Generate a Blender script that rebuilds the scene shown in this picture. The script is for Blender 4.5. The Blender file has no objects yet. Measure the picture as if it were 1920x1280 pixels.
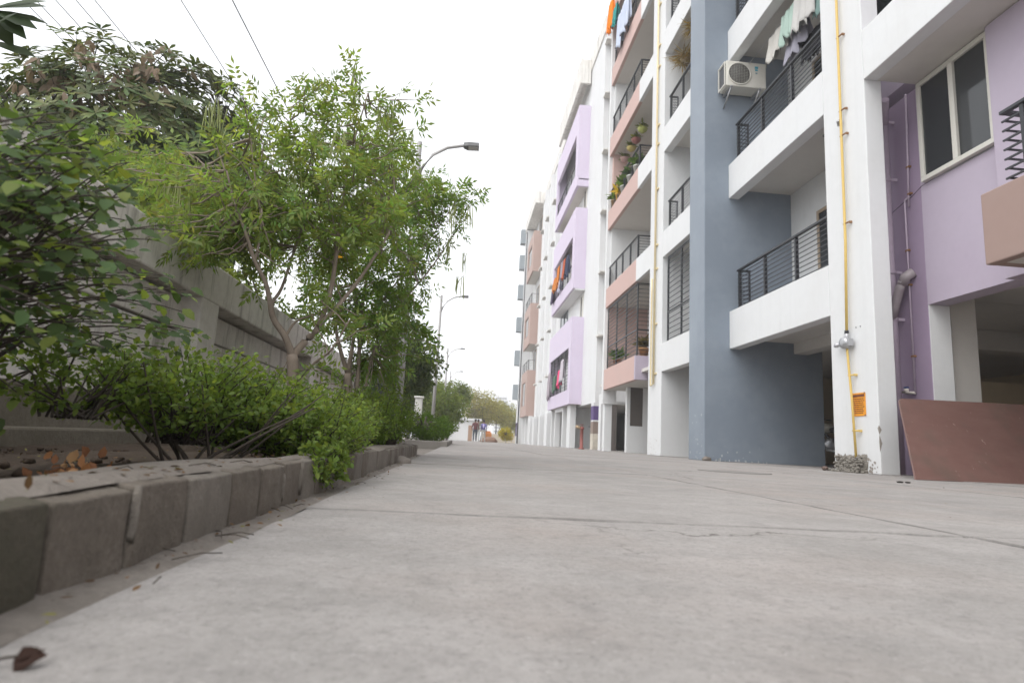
import bpy, bmesh, math, random
import numpy as np
from mathutils import Vector, Matrix
random.seed(7); rng = np.random.default_rng(11)
S = bpy.context.scene
C = S.collection
# ------------------------------------------------------------------ camera
FPX, YAW, PITCH, ROLL, CAMH = 1137.48, 0.07788139, 0.16298038, 0.05306572, 0.17
def cam_axes():
    cy, sy, cp, sp, cr, sr = math.cos(YAW), math.sin(YAW), math.cos(PITCH), math.sin(PITCH), math.cos(ROLL), math.sin(ROLL)
    fwd = Vector((sy*cp, cy*cp, sp)); r0 = Vector((cy, -sy, 0)); u0 = r0.cross(fwd)
    return r0*cr + u0*sr, u0*cr - r0*sr, fwd
CR, CU, CF = cam_axes()
cam = bpy.data.cameras.new('camera'); camo = bpy.data.objects.new('camera', cam); C.objects.link(camo)
camo.matrix_world = Matrix(((CR.x, CU.x, -CF.x, 0), (CR.y, CU.y, -CF.y, 0), (CR.z, CU.z, -CF.z, CAMH), (0, 0, 0, 1)))
cam.sensor_width = 36; cam.lens = FPX/1920*36; cam.clip_start = 0.02; cam.clip_end = 3000
cam.dof.use_dof = True; cam.dof.focus_distance = 2.9; cam.dof.aperture_fstop = 5.6
S.camera = camo
# ------------------------------------------------------------------ sky, sun, exposure
W = bpy.data.worlds.new('World'); S.world = W; W.use_nodes = True
nt = W.node_tree; nt.nodes.clear()
sky = nt.nodes.new('ShaderNodeTexSky'); sky.sky_type = 'NISHITA'; sky.sun_disc = False
SUN_EL, SUN_AZ = math.radians(56), math.radians(-132)      # azimuth measured from +Y towards +X
sky.sun_elevation = SUN_EL; sky.sun_rotation = SUN_AZ; sky.air_density = 1.0; sky.dust_density = 3.0; sky.ozone_density = 1.0
hs = nt.nodes.new('ShaderNodeHueSaturation'); hs.inputs['Saturation'].default_value = 0.12
bg = nt.nodes.new('ShaderNodeBackground'); bg.inputs['Strength'].default_value = 0.15
wo = nt.nodes.new('ShaderNodeOutputWorld')
nt.links.new(sky.outputs[0], hs.inputs['Color']); mxs = nt.nodes.new('ShaderNodeMix'); mxs.data_type = 'RGBA'; mxs.inputs[0].default_value = 0.7      # even overcast veil over the clear sky
mxs.inputs[7].default_value = (3.3, 3.38, 3.5, 1); nt.links.new(hs.outputs[0], mxs.inputs[6]); nt.links.new(mxs.outputs[2], bg.inputs['Color']); nt.links.new(bg.outputs[0], wo.inputs['Surface'])
sl = bpy.data.lights.new('sun', 'SUN'); sl.energy = 0.6; sl.angle = math.radians(60); sl.color = (1, 0.985, 0.965)
so = bpy.data.objects.new('sun', sl); C.objects.link(so)
sd = Vector((math.sin(SUN_AZ)*math.cos(SUN_EL), math.cos(SUN_AZ)*math.cos(SUN_EL), math.sin(SUN_EL)))
so.rotation_euler = sd.to_track_quat('Z', 'Y').to_euler(); so.location = (0, 0, 30)
S.view_settings.view_transform = 'Standard'; S.view_settings.look = 'None'; S.view_settings.gamma = 1
S.view_settings.exposure = 1.52; S.view_settings.use_curve_mapping = False
S.cycles.max_bounces = 8; S.cycles.transparent_max_bounces = 8; S.cycles.use_denoising = True

# ------------------------------------------------------------------ measuring helpers (photo pixel + one known coordinate -> place)
def ray(x, y): return CR*((x-960)/FPX) - CU*((y-640)/FPX) + CF
def atY(x, y, Y): d = ray(x, y); return Vector((0, 0, CAMH)) + d*(Y/d.y)
def atX(x, y, X): d = ray(x, y); return Vector((0, 0, CAMH)) + d*(X/d.x)
def atZ(x, y, Z): d = ray(x, y); return Vector((0, 0, CAMH)) + d*((Z-CAMH)/d.z)

# ------------------------------------------------------------------ materials
def nodes(name):
    m = bpy.data.materials.new(name); m.use_nodes = True; t = m.node_tree
    return m, t, t.nodes['Principled BSDF']
def N(t, typ, **kw):
    n = t.nodes.new(typ)
    for k, v in kw.items():
        if k in n.inputs: n.inputs[k].default_value = v
        else: setattr(n, k, v)
    return n
def ramp(t, fac, stops):
    r = t.nodes.new('ShaderNodeValToRGB'); e = r.color_ramp.elements
    while len(e) < len(stops): e.new(0.5)
    for k, (p, c) in enumerate(stops):
        e[k].position = p; e[k].color = (*c, 1) if len(c) == 3 else c
    t.links.new(fac, r.inputs['Fac']); return r.outputs['Color']
def mixc(t, fac, a, b, mode='MIX'):
    n = t.nodes.new('ShaderNodeMix'); n.data_type = 'RGBA'; n.blend_type = mode
    for s, v in ((n.inputs[0], fac), (n.inputs[6], a), (n.inputs[7], b)):
        if hasattr(v, 'is_output'): t.links.new(v, s)
        elif isinstance(v, (int, float)): s.default_value = v
        else: s.default_value = (*v, 1)
    return n.outputs[2]
def coords(t, scale=(1, 1, 1)):
    tc = t.nodes.new('ShaderNodeNewGeometry'); mp = t.nodes.new('ShaderNodeMapping'); mp.inputs['Scale'].default_value = scale
    t.links.new(tc.outputs['Position'], mp.inputs['Vector']); return mp.outputs[0]
def noise(t, scale, detail=4, rough=0.6, vec=None, sc=(1, 1, 1)):
    n = N(t, 'ShaderNodeTexNoise', Scale=scale, Detail=detail, Roughness=rough)
    t.links.new(vec if vec else coords(t, sc), n.inputs['Vector']); return n.outputs[0]
def bump(t, bsdf, h, strength, dist=0.01):
    b = N(t, 'ShaderNodeBump', Strength=strength, Distance=dist); t.links.new(h, b.inputs['Height']); t.links.new(b.outputs[0], bsdf.inputs['Normal'])
MATS = {}
def paint(name, col, rough=0.75, dirt=(0.35, 0.31, 0.27), amount=0.25, streak=0.0, bmp=0.12):
    if name in MATS: return MATS[name]
    m, t, b = nodes(name); b.inputs['Roughness'].default_value = rough
    n1 = noise(t, 1.1, 6, 0.65); n2 = noise(t, 9, 5, 0.7)
    f1 = ramp(t, n1, [(0.45, (0, 0, 0)), (0.8, (1, 1, 1))])
    c = mixc(t, 0.5, col, [min(1, v*1.06) for v in col])
    c = mixc(t, n2, [v*0.93 for v in col], c)
    mul = N(t, 'ShaderNodeMath', operation='MULTIPLY'); t.links.new(f1, mul.inputs[0]); mul.inputs[1].default_value = amount
    c = mixc(t, mul.outputs[0], c, dirt)
    if streak:
        sv = noise(t, 1.0, 5, 0.7, sc=(5, 5, 0.35)); sf = ramp(t, sv, [(0.5, (0, 0, 0)), (0.72, (1, 1, 1))])
        m2 = N(t, 'ShaderNodeMath', operation='MULTIPLY'); t.links.new(sf, m2.inputs[0]); m2.inputs[1].default_value = streak
        c = mixc(t, m2.outputs[0], c, [v*0.28 for v in dirt])
    t.links.new(c, b.inputs['Base Color']); bump(t, b, noise(t, 60, 4, 0.6), bmp, 0.004)
    MATS[name] = m; return m
def plain(name, col, rough=0.5, metal=0.0, var=0.15, scale=14, spec=0.5):
    if name in MATS: return MATS[name]
    m, t, b = nodes(name); b.inputs['Roughness'].default_value = rough; b.inputs['Metallic'].default_value = metal
    b.inputs['Specular IOR Level'].default_value = spec
    n = noise(t, scale, 4, 0.6)
    c = mixc(t, n, [v*(1-var) for v in col], [min(1, v*(1+var)) for v in col])
    t.links.new(c, b.inputs['Base Color']); MATS[name] = m; return m
WHITE = paint('white_wall_paint', (0.69, 0.695, 0.695), amount=0.18, streak=0.05, dirt=(0.5, 0.47, 0.43))
WHITEW = paint('white_weathered_paint', (0.74, 0.72, 0.68), amount=0.35, streak=0.55, dirt=(0.45, 0.4, 0.34))
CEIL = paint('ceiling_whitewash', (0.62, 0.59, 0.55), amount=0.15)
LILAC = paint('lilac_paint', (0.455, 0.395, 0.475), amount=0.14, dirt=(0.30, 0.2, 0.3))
LILACP = paint('pale_lilac_paint', (0.62, 0.545, 0.665), amount=0.1, dirt=(0.4, 0.33, 0.4))
BROWNF = paint('pale_brown_paint', (0.42, 0.30, 0.26), amount=0.15)  # paler brown for the far bays
PINK = paint('dusty_pink_paint', (0.55, 0.38, 0.34), amount=0.2)
BROWN = paint('pinkish_brown_paint', (0.31, 0.215, 0.185), amount=0.15)
BLUE = paint('slate_blue_paint', (0.205, 0.24, 0.285), amount=0.55, dirt=(0.30, 0.34, 0.385), rough=0.5)
CREAM = paint('cream_wall_paint', (0.62, 0.50, 0.33), amount=0.3)
PURPLE = paint('deep_purple_paint', (0.10, 0.06, 0.19), amount=0.1)
TAUPE = paint('taupe_paint', (0.25, 0.19, 0.16), amount=0.1)
IRON = plain('black_painted_iron', (0.022, 0.024, 0.028), 0.45)
IRONG = plain('grey_painted_iron', (0.10, 0.10, 0.105), 0.4)
ALU = plain('cream_window_frame', (0.62, 0.60, 0.54), 0.5, 0, 0.08)
WOODF = plain('door_frame_wood', (0.35, 0.27, 0.19), 0.6)
YELLOW = plain('yellow_gas_paint', (0.64, 0.45, 0.13), 0.45, 0, 0.12)
PALEY = plain('faded_yellow_pipe_paint', (0.72, 0.60, 0.36), 0.5)
STEEL = plain('zinc_steel', (0.42, 0.42, 0.43), 0.4, 0.6)
RUST = plain('rusty_bracket', (0.25, 0.13, 0.06), 0.7)
BLACK = plain('black_plastic', (0.012, 0.012, 0.013), 0.5)
PIPE = plain('mauve_pvc_pipe', (0.47, 0.39, 0.47), 0.5, 0, 0.12)
PVC = plain('off_white_pvc', (0.62, 0.58, 0.52), 0.5)
ACW = plain('air_conditioner_enamel', (0.62, 0.60, 0.54), 0.45, 0, 0.06)
def glass_mat():
    m, t, b = nodes('window_glass'); b.inputs['Base Color'].default_value = (0.03, 0.033, 0.035, 1); b.inputs['Roughness'].default_value = 0.06
    b.inputs['Specular IOR Level'].default_value = 0.6; bump(t, b, noise(t, 1.5, 2), 0.03, 0.02); return m
GLASS = glass_mat()
def concrete_mat(name, c1, c2, c3, grain=1.0, k=1.0):
    m, t, b = nodes(name); b.inputs['Roughness'].default_value = 0.82; b.inputs['Specular IOR Level'].default_value = 0.3
    big = noise(t, 0.7*k*k, 6, 0.6); mid = noise(t, 6*k, 6, 0.7); fine = noise(t, 55*k, 5, 0.75); speck = noise(t, 170*k, 3, 0.7); brush = noise(t, 1, 5, 0.7, sc=(3.5*k, 26*k, k))
    c = mixc(t, ramp(t, big, [(0.35, (0, 0, 0)), (0.68, (1, 1, 1))]), c1, c2)
    c = mixc(t, ramp(t, mid, [(0.42, (0, 0, 0)), (0.75, (0.75, 0.75, 0.75))]), c, c3)
    c = mixc(t, ramp(t, brush, [(0.52, (0, 0, 0)), (0.8, (0.4, 0.4, 0.4))]), c, [v*0.72 for v in c1])
    c = mixc(t, ramp(t, fine, [(0.3, (0.62, 0.62, 0.62)), (0.62, (0, 0, 0))]), c, [v*0.72 for v in c1])
    c = mixc(t, ramp(t, speck, [(0.66, (0, 0, 0)), (0.74, (0.5, 0.5, 0.5))]), c, [min(1, v*1.5) for v in c2])
    t.links.new(c, b.inputs['Base Color'])
    a = N(t, 'ShaderNodeMath', operation='ADD'); t.links.new(fine, a.inputs[0]); t.links.new(mid, a.inputs[1]); bump(t, b, a.outputs[0], 0.35*grain, 0.006)
    return m
def road_mat():
    m, t, b = nodes('road_concrete'); b.inputs['Roughness'].default_value = 0.85; b.inputs['Specular IOR Level'].default_value = 0.25
    big = noise(t, 0.55, 6, 0.62); mid = noise(t, 3.2, 7, 0.72); bl = noise(t, 11, 6, 0.75); fine = noise(t, 70, 5, 0.75); hue = noise(t, 0.9, 4, 0.6, sc=(1, 1.3, 1))
    scr = noise(t, 1, 5, 0.75, sc=(5, 30, 1)); scr2 = noise(t, 1, 6, 0.8, sc=(24, 7, 1))
    c = mixc(t, ramp(t, big, [(0.34, (0, 0, 0)), (0.66, (1, 1, 1))]), (0.225, 0.212, 0.20), (0.31, 0.288, 0.27))
    c = mixc(t, ramp(t, mid, [(0.40, (0, 0, 0)), (0.70, (0.85, 0.85, 0.85))]), c, (0.35, 0.327, 0.312))
    c = mixc(t, ramp(t, hue, [(0.48, (0, 0, 0)), (0.7, (0.35, 0.35, 0.35))]), c, (0.33, 0.262, 0.226))
    c = mixc(t, ramp(t, bl, [(0.30, (0.5, 0.5, 0.5)), (0.48, (0, 0, 0))]), c, (0.165, 0.155, 0.148))
    c = mixc(t, ramp(t, bl, [(0.56, (0, 0, 0)), (0.74, (0.38, 0.38, 0.38))]), c, (0.40, 0.38, 0.365))
    c = mixc(t, ramp(t, scr, [(0.60, (0, 0, 0)), (0.74, (0.6, 0.6, 0.6))]), c, (0.15, 0.14, 0.133))
    c = mixc(t, ramp(t, scr2, [(0.64, (0, 0, 0)), (0.76, (0.5, 0.5, 0.5))]), c, (0.16, 0.15, 0.14))
    c = mixc(t, ramp(t, fine, [(0.30, (0.6, 0.6, 0.6)), (0.52, (0, 0, 0))]), c, (0.17, 0.16, 0.152))
    # hairline cracks: warped cell edges, broken up by a mask
    wv = N(t, 'ShaderNodeTexNoise', Scale=2.5, Detail=5, Roughness=0.7); t.links.new(coords(t), wv.inputs['Vector'])
    va = t.nodes.new('ShaderNodeVectorMath'); va.operation = 'MULTIPLY_ADD'; t.links.new(wv.outputs['Color'], va.inputs[0]); va.inputs[1].default_value = (0.5, 0.5, 0); t.links.new(coords(t, (1, 1, 0)), va.inputs[2])
    vo = N(t, 'ShaderNodeTexVoronoi', feature='DISTANCE_TO_EDGE', Scale=0.45); t.links.new(va.outputs[0], vo.inputs['Vector'])
    line = ramp(t, vo.outputs['Distance'], [(0.0, (1, 1, 1)), (0.0035, (0, 0, 0))]); msk = ramp(t, noise(t, 0.8, 3, 0.5), [(0.5, (0, 0, 0)), (0.58, (0.9, 0.9, 0.9))])
    c = mixc(t, mixc(t, 1.0, line, msk, 'MULTIPLY'), c, (0.07, 0.062, 0.055))
    t.links.new(c, b.inputs['Base Color'])
    a = N(t, 'ShaderNodeMath', operation='ADD'); t.links.new(fine, a.inputs[0]); t.links.new(bl, a.inputs[1]); sp = noise(t, 240, 2, 0.6)
    c = mixc(t, ramp(t, sp, [(0.62, (0, 0, 0)), (0.70, (0.55, 0.55, 0.55))]), c, (0.10, 0.092, 0.085)); c = mixc(t, ramp(t, sp, [(0.28, (0.5, 0.5, 0.5)), (0.36, (0, 0, 0))]), c, (0.44, 0.42, 0.40))
    t.links.new(c, b.inputs['Base Color']); bump(t, b, a.outputs[0], 0.5, 0.005); return m
ROAD = road_mat()
JOINT = concrete_mat('joint_dirt', (0.20, 0.187, 0.175), (0.30, 0.28, 0.265), (0.12, 0.11, 0.10), 2)
KERB = concrete_mat('kerb_concrete', (0.122, 0.10, 0.08), (0.23, 0.198, 0.165), (0.085, 0.073, 0.057), 2.2, 2.6)
KERB2 = concrete_mat('pale_kerb_concrete', (0.17, 0.148, 0.124), (0.25, 0.222, 0.192), (0.125, 0.108, 0.088), 2.2, 2.6)
KERB3 = concrete_mat('dark_kerb_concrete', (0.072, 0.064, 0.046), (0.125, 0.105, 0.08), (0.05, 0.05, 0.03), 2.2, 2.6)  # darkest concrete tone, for the nearest kerb stones
MORTAR = concrete_mat('rough_mortar', (0.19, 0.165, 0.142), (0.26, 0.228, 0.20), (0.14, 0.12, 0.10), 2.5, 2.2)
PALEM = concrete_mat('pale_mortar', (0.27, 0.25, 0.225), (0.32, 0.30, 0.27), (0.22, 0.2, 0.175), 2)
SOIL = concrete_mat('garden_soil', (0.05, 0.034, 0.023), (0.08, 0.057, 0.04), (0.034, 0.024, 0.017), 3)
DUST = concrete_mat('dusty_gutter', (0.20, 0.175, 0.152), (0.26, 0.232, 0.205), (0.13, 0.11, 0.09), 2.5, 2.2)
RUBBLE = concrete_mat('broken_concrete', (0.19, 0.17, 0.145), (0.27, 0.25, 0.22), (0.10, 0.09, 0.075), 3)
def wallplaster():
    m, t, b = nodes('stained_boundary_plaster'); b.inputs['Roughness'].default_value = 0.9
    n1 = noise(t, 1.3, 6, 0.65); n2 = noise(t, 14, 5, 0.7); st = noise(t, 1.0, 6, 0.75, sc=(7, 7, 0.8))
    c = mixc(t, n1, (0.58, 0.545, 0.505), (0.71, 0.675, 0.635))
    c = mixc(t, ramp(t, st, [(0.50, (0, 0, 0)), (0.66, (0.9, 0.9, 0.9))]), c, (0.19, 0.168, 0.15))
    c = mixc(t, ramp(t, n2, [(0.35, (0.35, 0.35, 0.35)), (0.6, (0, 0, 0))]), c, (0.42, 0.38, 0.345))
    t.links.new(c, b.inputs['Base Color']); bump(t, b, n2, 0.4, 0.006); return m
PLASTER = wallplaster()
def board_mat():
    m, t, b = nodes('red_oxide_board'); b.inputs['Roughness'].default_value = 0.6
    st = noise(t, 1, 6, 0.7, sc=(3.0, 3, 9)); big = noise(t, 2.2, 5, 0.6); sc = noise(t, 1, 3, 0.8, sc=(26, 9, 5))
    c = mixc(t, ramp(t, st, [(0.3, (0, 0, 0)), (0.75, (1, 1, 1))]), (0.135, 0.068, 0.057), (0.165, 0.092, 0.077))
    c = mixc(t, ramp(t, big, [(0.5, (0, 0, 0)), (0.7, (0.7, 0.7, 0.7))]), c, (0.10, 0.07, 0.055))
    c = mixc(t, ramp(t, sc, [(0.68, (0, 0, 0)), (0.73, (0.7, 0.7, 0.7))]), c, (0.45, 0.38, 0.33))
    t.links.new(c, b.inputs['Base Color']); bump(t, b, st, 0.2, 0.004); return m
BOARD = board_mat()
def bark(name, c1, c2):
    m, t, b = nodes(name); b.inputs['Roughness'].default_value = 0.9
    n = noise(t, 1, 6, 0.7, sc=(40, 40, 8)); t.links.new(mixc(t, n, c1, c2), b.inputs['Base Color']); bump(t, b, n, 0.6, 0.006); return m
BARK = bark('grey_brown_bark', (0.12, 0.09, 0.07), (0.33, 0.27, 0.215))
BARKD = bark('dark_bark', (0.025, 0.02, 0.016), (0.09, 0.07, 0.055))
def leafmat(name, trans=0.35, rough=0.45):
    m, t, b = nodes(name); a = N(t, 'ShaderNodeAttribute', attribute_name='Col')
    b.inputs['Roughness'].default_value = rough; b.inputs['Specular IOR Level'].default_value = 0.2
    t.links.new(a.outputs['Color'], b.inputs['Base Color'])
    tr = t.nodes.new('ShaderNodeBsdfTranslucent'); mx = t.nodes.new('ShaderNodeMixShader'); mx.inputs[0].default_value = trans
    br = mixc(t, 1.0, a.outputs['Color'], (1.5, 1.45, 0.7), 'MULTIPLY'); t.links.new(br, tr.inputs['Color'])
    t.links.new(b.outputs[0], mx.inputs[1]); t.links.new(tr.outputs[0], mx.inputs[2]); t.links.new(mx.outputs[0], t.nodes['Material Output'].inputs[0]); return m
LEAF = leafmat('green_leaf', 0.5, 0.55); LEAFD = leafmat('leathery_leaf', 0.2, 0.6); DRY = leafmat('dry_leaf', 0.15, 0.8)

# ------------------------------------------------------------------ geometry helpers
def tag(o, label=None, cat=None, group=None, kind=None):
    if label: o['label'] = label
    if cat: o['category'] = cat
    if group: o['group'] = group
    if kind: o['kind'] = kind
    return o
def empty(name, loc=(0, 0, 0), label=None, cat=None, group=None):
    o = bpy.data.objects.new(name, None); C.objects.link(o); o.location = loc; o.empty_display_size = 0.1
    return tag(o, label, cat, group)
class MB:
    def __init__(s): s.v = []; s.f = []; s.m = []; s.sm = []
    def add(s, vs, fs, mi=0, smooth=False):
        k = len(s.v); s.v += [tuple(p) for p in vs]; s.f += [tuple(i+k for i in f) for f in fs]; s.m += [mi]*len(fs); s.sm += [smooth]*len(fs); return s
    def box(s, x0, x1, y0, y1, z0, z1, mi=0):
        if x0 > x1: x0, x1 = x1, x0
        if y0 > y1: y0, y1 = y1, y0
        vs = [(x, y, z) for z in (z0, z1) for x, y in ((x0, y0), (x1, y0), (x1, y1), (x0, y1))]
        return s.add(vs, [(3, 2, 1, 0), (4, 5, 6, 7), (0, 1, 5, 4), (1, 2, 6, 5), (2, 3, 7, 6), (3, 0, 4, 7)], mi)
    def tube(s, pts, rad, n=8, cap=True, mi=0):
        pts = [Vector(p) for p in pts]
        if not hasattr(rad, '__len__'): rad = [rad]*len(pts)
        vs = []; fs = []; up = Vector((0.31, 0.17, 0.93))
        for i, p in enumerate(pts):
            d = (pts[min(i+1, len(pts)-1)] - pts[max(i-1, 0)])
            d = d.normalized() if d.length > 1e-9 else Vector((0, 0, 1))
            a = d.cross(up if abs(d.dot(up)) < 0.95 else Vector((1, 0, 0))).normalized(); b = d.cross(a)
            for k in range(n):
                th = 2*math.pi*k/n; vs.append(p + (a*math.cos(th) + b*math.sin(th))*rad[i])
        for i in range(len(pts)-1):
            for k in range(n):
                k2 = (k+1) % n; fs.append((i*n+k, i*n+k2, (i+1)*n+k2, (i+1)*n+k))
        s.add(vs, fs, mi, True)
        if cap:
            k0 = len(s.v) - len(vs)
            s.f += [tuple(k0+i for i in range(n))[::-1], tuple(k0+(len(pts)-1)*n+i for i in range(n))]; s.m += [mi]*2; s.sm += [False]*2
        return s
    def lathe(s, prof, c, n=16, mi=0, axis='z'):
        vs = []; fs = []
        for r, h in prof:
            for k in range(n):
                th = 2*math.pi*k/n; a, b = r*math.cos(th), r*math.sin(th)
                vs.append({'z': (c[0]+a, c[1]+b, c[2]+h), 'y': (c[0]+a, c[1]+h, c[2]+b), 'x': (c[0]+h, c[1]+a, c[2]+b)}[axis])
        for i in range(len(prof)-1):
            for k in range(n): k2 = (k+1) % n; fs.append((i*n+k, i*n+k2, (i+1)*n+k2, (i+1)*n+k))
        fs += [tuple(range(n))[::-1], tuple((len(prof)-1)*n+k for k in range(n))]
        return s.add(vs, fs, mi, True)
    def blob(s, c, r, seed=0, amp=0.2, sub=2, mi=0):
        bm = bmesh.new(); bmesh.ops.create_icosphere(bm, subdivisions=sub, radius=1); q = random.Random(seed)
        vs = []
        for v in bm.verts:
            k = 1+q.uniform(-amp, amp); vs.append((c[0]+v.co.x*r[0]*k, c[1]+v.co.y*r[1]*k, c[2]+v.co.z*r[2]*k))
        fs = [[v.index for v in f.verts] for f in bm.faces]; bm.free(); return s.add(vs, fs, mi, True)
    def build(s, name, mat, parent=None, bevel=0):
        me = bpy.data.meshes.new(name); me.from_pydata(s.v, [], s.f); me.update()
        for mm in (mat if isinstance(mat, (list, tuple)) else [mat]): me.materials.append(mm)
        me.polygons.foreach_set('material_index', s.m); me.polygons.foreach_set('use_smooth', s.sm)
        o = bpy.data.objects.new(name, me); C.objects.link(o)
        if parent:
            o.parent = parent
            M = Matrix.LocRotScale(parent.location, parent.rotation_euler, parent.scale) if parent.type == 'EMPTY' else Matrix.Identity(4)
            o.matrix_parent_inverse = M.inverted()
        if bevel:
            b = o.modifiers.new('bevel', 'BEVEL'); b.width = bevel; b.segments = 2; b.limit_method = 'ANGLE'
        return o
def part(name, boxes, mat, parent=None, bevel=0.006):
    m = MB()
    for b in boxes: m.box(*b)
    return m.build(name, mat, parent, bevel)
def parts(name, boxes, mat, parent=None, bevel=0.006):
    for b in boxes: part(name, [b], mat, parent, bevel)
def link_copy(o, name=None, parent=None):
    c = o.copy(); C.objects.link(c)
    if parent is not None: c.parent = parent
    return c

# ------------------------------------------------------------------ foliage helpers
T_DIA = (np.array([(0, 0, 0), (-.5, .42, .10), (0, 1, -.05), (.5, .42, .10)]), [(0, 1, 2), (0, 2, 3)][::1])
T_OVAL = (np.array([(0, 0, 0), (0, .34, 0), (0, .7, -.03), (0, 1, -.12), (-.45, .26, .10), (-.42, .62, .07), (.45, .26, .10), (.42, .62, .07)]),
          [(0, 1, 4), (1, 2, 5, 4), (2, 3, 5), (0, 6, 1), (1, 6, 7, 2), (2, 7, 3)])
T_LONG = (np.array([(0, 0, 0), (0, .4, .02), (0, .75, -.03), (0, 1, -.12), (-.33, .35, .08), (-.5, .7, .05), (.33, .35, .08), (.5, .7, .05)]), T_OVAL[1])
class Leaves:
    def __init__(s): s.P = []; s.D = []; s.U = []; s.L = []; s.Wd = []; s.Cc = []
    def add(s, p, d, u, l, w, c): s.P.append(p); s.D.append(d); s.U.append(u); s.L.append(l); s.Wd.append(w); s.Cc.append(c)
    def build(s, name, tpl, mat, parent=None, kind=None):
        V0, F = tpl; n = len(s.P); P = np.array(s.P, float); D = np.array(s.D, float); U = np.array(s.U, float)
        L = np.array(s.L)[:, None, None]; Wd = np.array(s.Wd)[:, None, None]; Cc = np.array(s.Cc, float)
        D /= np.linalg.norm(D, axis=1)[:, None]+1e-9
        Xa = np.cross(D, U); Xa /= np.linalg.norm(Xa, axis=1)[:, None]+1e-9; Za = np.cross(Xa, D)
        v = P[:, None, :] + Xa[:, None, :]*V0[None, :, 0:1]*Wd + D[:, None, :]*V0[None, :, 1:2]*L + Za[:, None, :]*V0[None, :, 2:3]*Wd
        k = len(V0); me = bpy.data.meshes.new(name)
        loops = []; starts = []; tot = []; off = 0
        per = np.concatenate([np.array(f) for f in F]); cnt = np.array([len(f) for f in F])
        li = (per[None, :] + (np.arange(n)*k)[:, None]).ravel()
        ct = np.tile(cnt, n); st = np.concatenate([[0], np.cumsum(ct)[:-1]])
        me.vertices.add(n*k); me.vertices.foreach_set('co', v.ravel().astype(np.float32))
        me.loops.add(len(li)); me.loops.foreach_set('vertex_index', li.astype(np.int32))
        me.polygons.add(len(ct)); me.polygons.foreach_set('loop_start', st.astype(np.int32))
        try: me.polygons.foreach_set('loop_total', ct.astype(np.int32))
        except Exception: pass
        me.update(calc_edges=True); me.validate()
        at = me.attributes.new('Col', 'FLOAT_COLOR', 'POINT')
        col = np.ones((n*k, 4), np.float32); col[:, :3] = np.repeat(Cc, k, axis=0); at.data.foreach_set('color', col.ravel())
        me.materials.append(mat); o = bpy.data.objects.new(name, me); C.objects.link(o)
        if parent:
            o.parent = parent; o.matrix_parent_inverse = Matrix.Translation(parent.location).inverted()
        if kind: o['kind'] = kind
        return o
def rv(): 
    v = rng.normal(size=3); return v/np.linalg.norm(v)
def gcol(base, dv=0.35, yel=0.25):
    k = 1+rng.uniform(-dv, dv); y = rng.uniform(0, yel)
    return (base[0]*k*(1+y*1.2), base[1]*k*(1+y*0.25), base[2]*k*(1-y*0.4))
def nz(v): v = np.asarray(v, float); return v/(np.linalg.norm(v)+1e-9)

# ================================================================== GROUND, ROAD
g = MB(); g.box(-150, 150, -12, 620, -0.5, -0.055)
ground = g.build('ground', DUST); tag(ground, kind='structure')
# road of cast concrete slabs with open joints
road = part('road', [(-0.372, 30, -11.5, 62, -0.2, -0.05)], SOIL, bevel=0); tag(road, kind='structure')
XJ = [-0.338, 1.26, 3.35, 5.32]; YJ = [-3.6, -1.1, 1.44, 3.97, 6.5, 9.0, 11.6, 14.2, 16.9, 19.6, 22.4]
def slab(x0, x1, y0, y1, seed):
    q = random.Random(seed); gp = 0.0025; x0 += gp*(0.2 if x0 < -.3 else 1); x1 -= gp; y0 += gp; y1 -= gp
    nx = max(2, int((x1-x0)/0.12)); ny = max(2, int((y1-y0)/0.12)); j = lambda: (q.random()**3)*0.014 + q.uniform(0, 0.003)
    loop = [(x0+(x1-x0)*i/nx, y0+j()) for i in range(nx)] + [(x1-j(), y0+(y1-y0)*i/ny) for i in range(ny)] + \
           [(x1-(x1-x0)*i/nx, y1-j()) for i in range(nx)] + [(x0+j()*(.15 if x0 < -.3 else 1), y1-(y1-y0)*i/ny) for i in range(ny)]
    n = len(loop); dz = q.uniform(-0.002, 0.002); cx, cy = (x0+x1)/2, (y0+y1)/2
    bw_ = lambda: 0.003+0.014*q.random()**3
    inn = [(x+(bw_() if x < cx else -bw_()), y+(bw_() if y < cy else -bw_())) for x, y in loop]
    vs = [(x, y, dz) for x, y in inn] + [(x, y, dz-0.004) for x, y in loop] + [(x, y, -0.1) for x, y in loop]
    fs = [tuple(range(n))] + [(i, i+n, (i+1) % n+n, (i+1) % n) for i in range(n)] + [(i+n, i+2*n, (i+1) % n+2*n, (i+1) % n+n) for i in range(n)]
    m = MB(); m.add(vs, fs[:1], 0); m.f += fs[1:]; m.m += [1]*(len(fs)-1); m.sm += [False]*(len(fs)-1); return m
sd_ = 0
for i in range(len(XJ)-1):
    for j in range(len(YJ)-1):
        sd_ += 1; slab(XJ[i], XJ[i+1], YJ[j], YJ[j+1], sd_).build('slab', [ROAD, JOINT], road)
part('slab', [(-1.2, 5.32, 22.405, 60, -0.1, 0)], ROAD, road, 0)
part('slab', [(5.322, 24, -11, 58, -0.1, 0.004)], ROAD, road, 0)
# dusty gutter strip between kerb and slabs
m = MB(); ny = 90
vs = []; fs = []
for j in range(ny+1):
    y = -0.6+6.6*j/ny
    for i in range(5):
        x = -0.385+0.053*i/4; vs.append((x, y, 0.009*(1-i/4)*random.uniform(0.5, 1.2)-0.003+random.uniform(-0.002, 0.002)))
for j in range(ny):
    for i in range(4): k = j*5+i; fs.append((k, k+1, k+6, k+5))
m.add(vs, fs, 0, True); gut = m.build('gutter', DUST); tag(gut, kind='structure')
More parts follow.
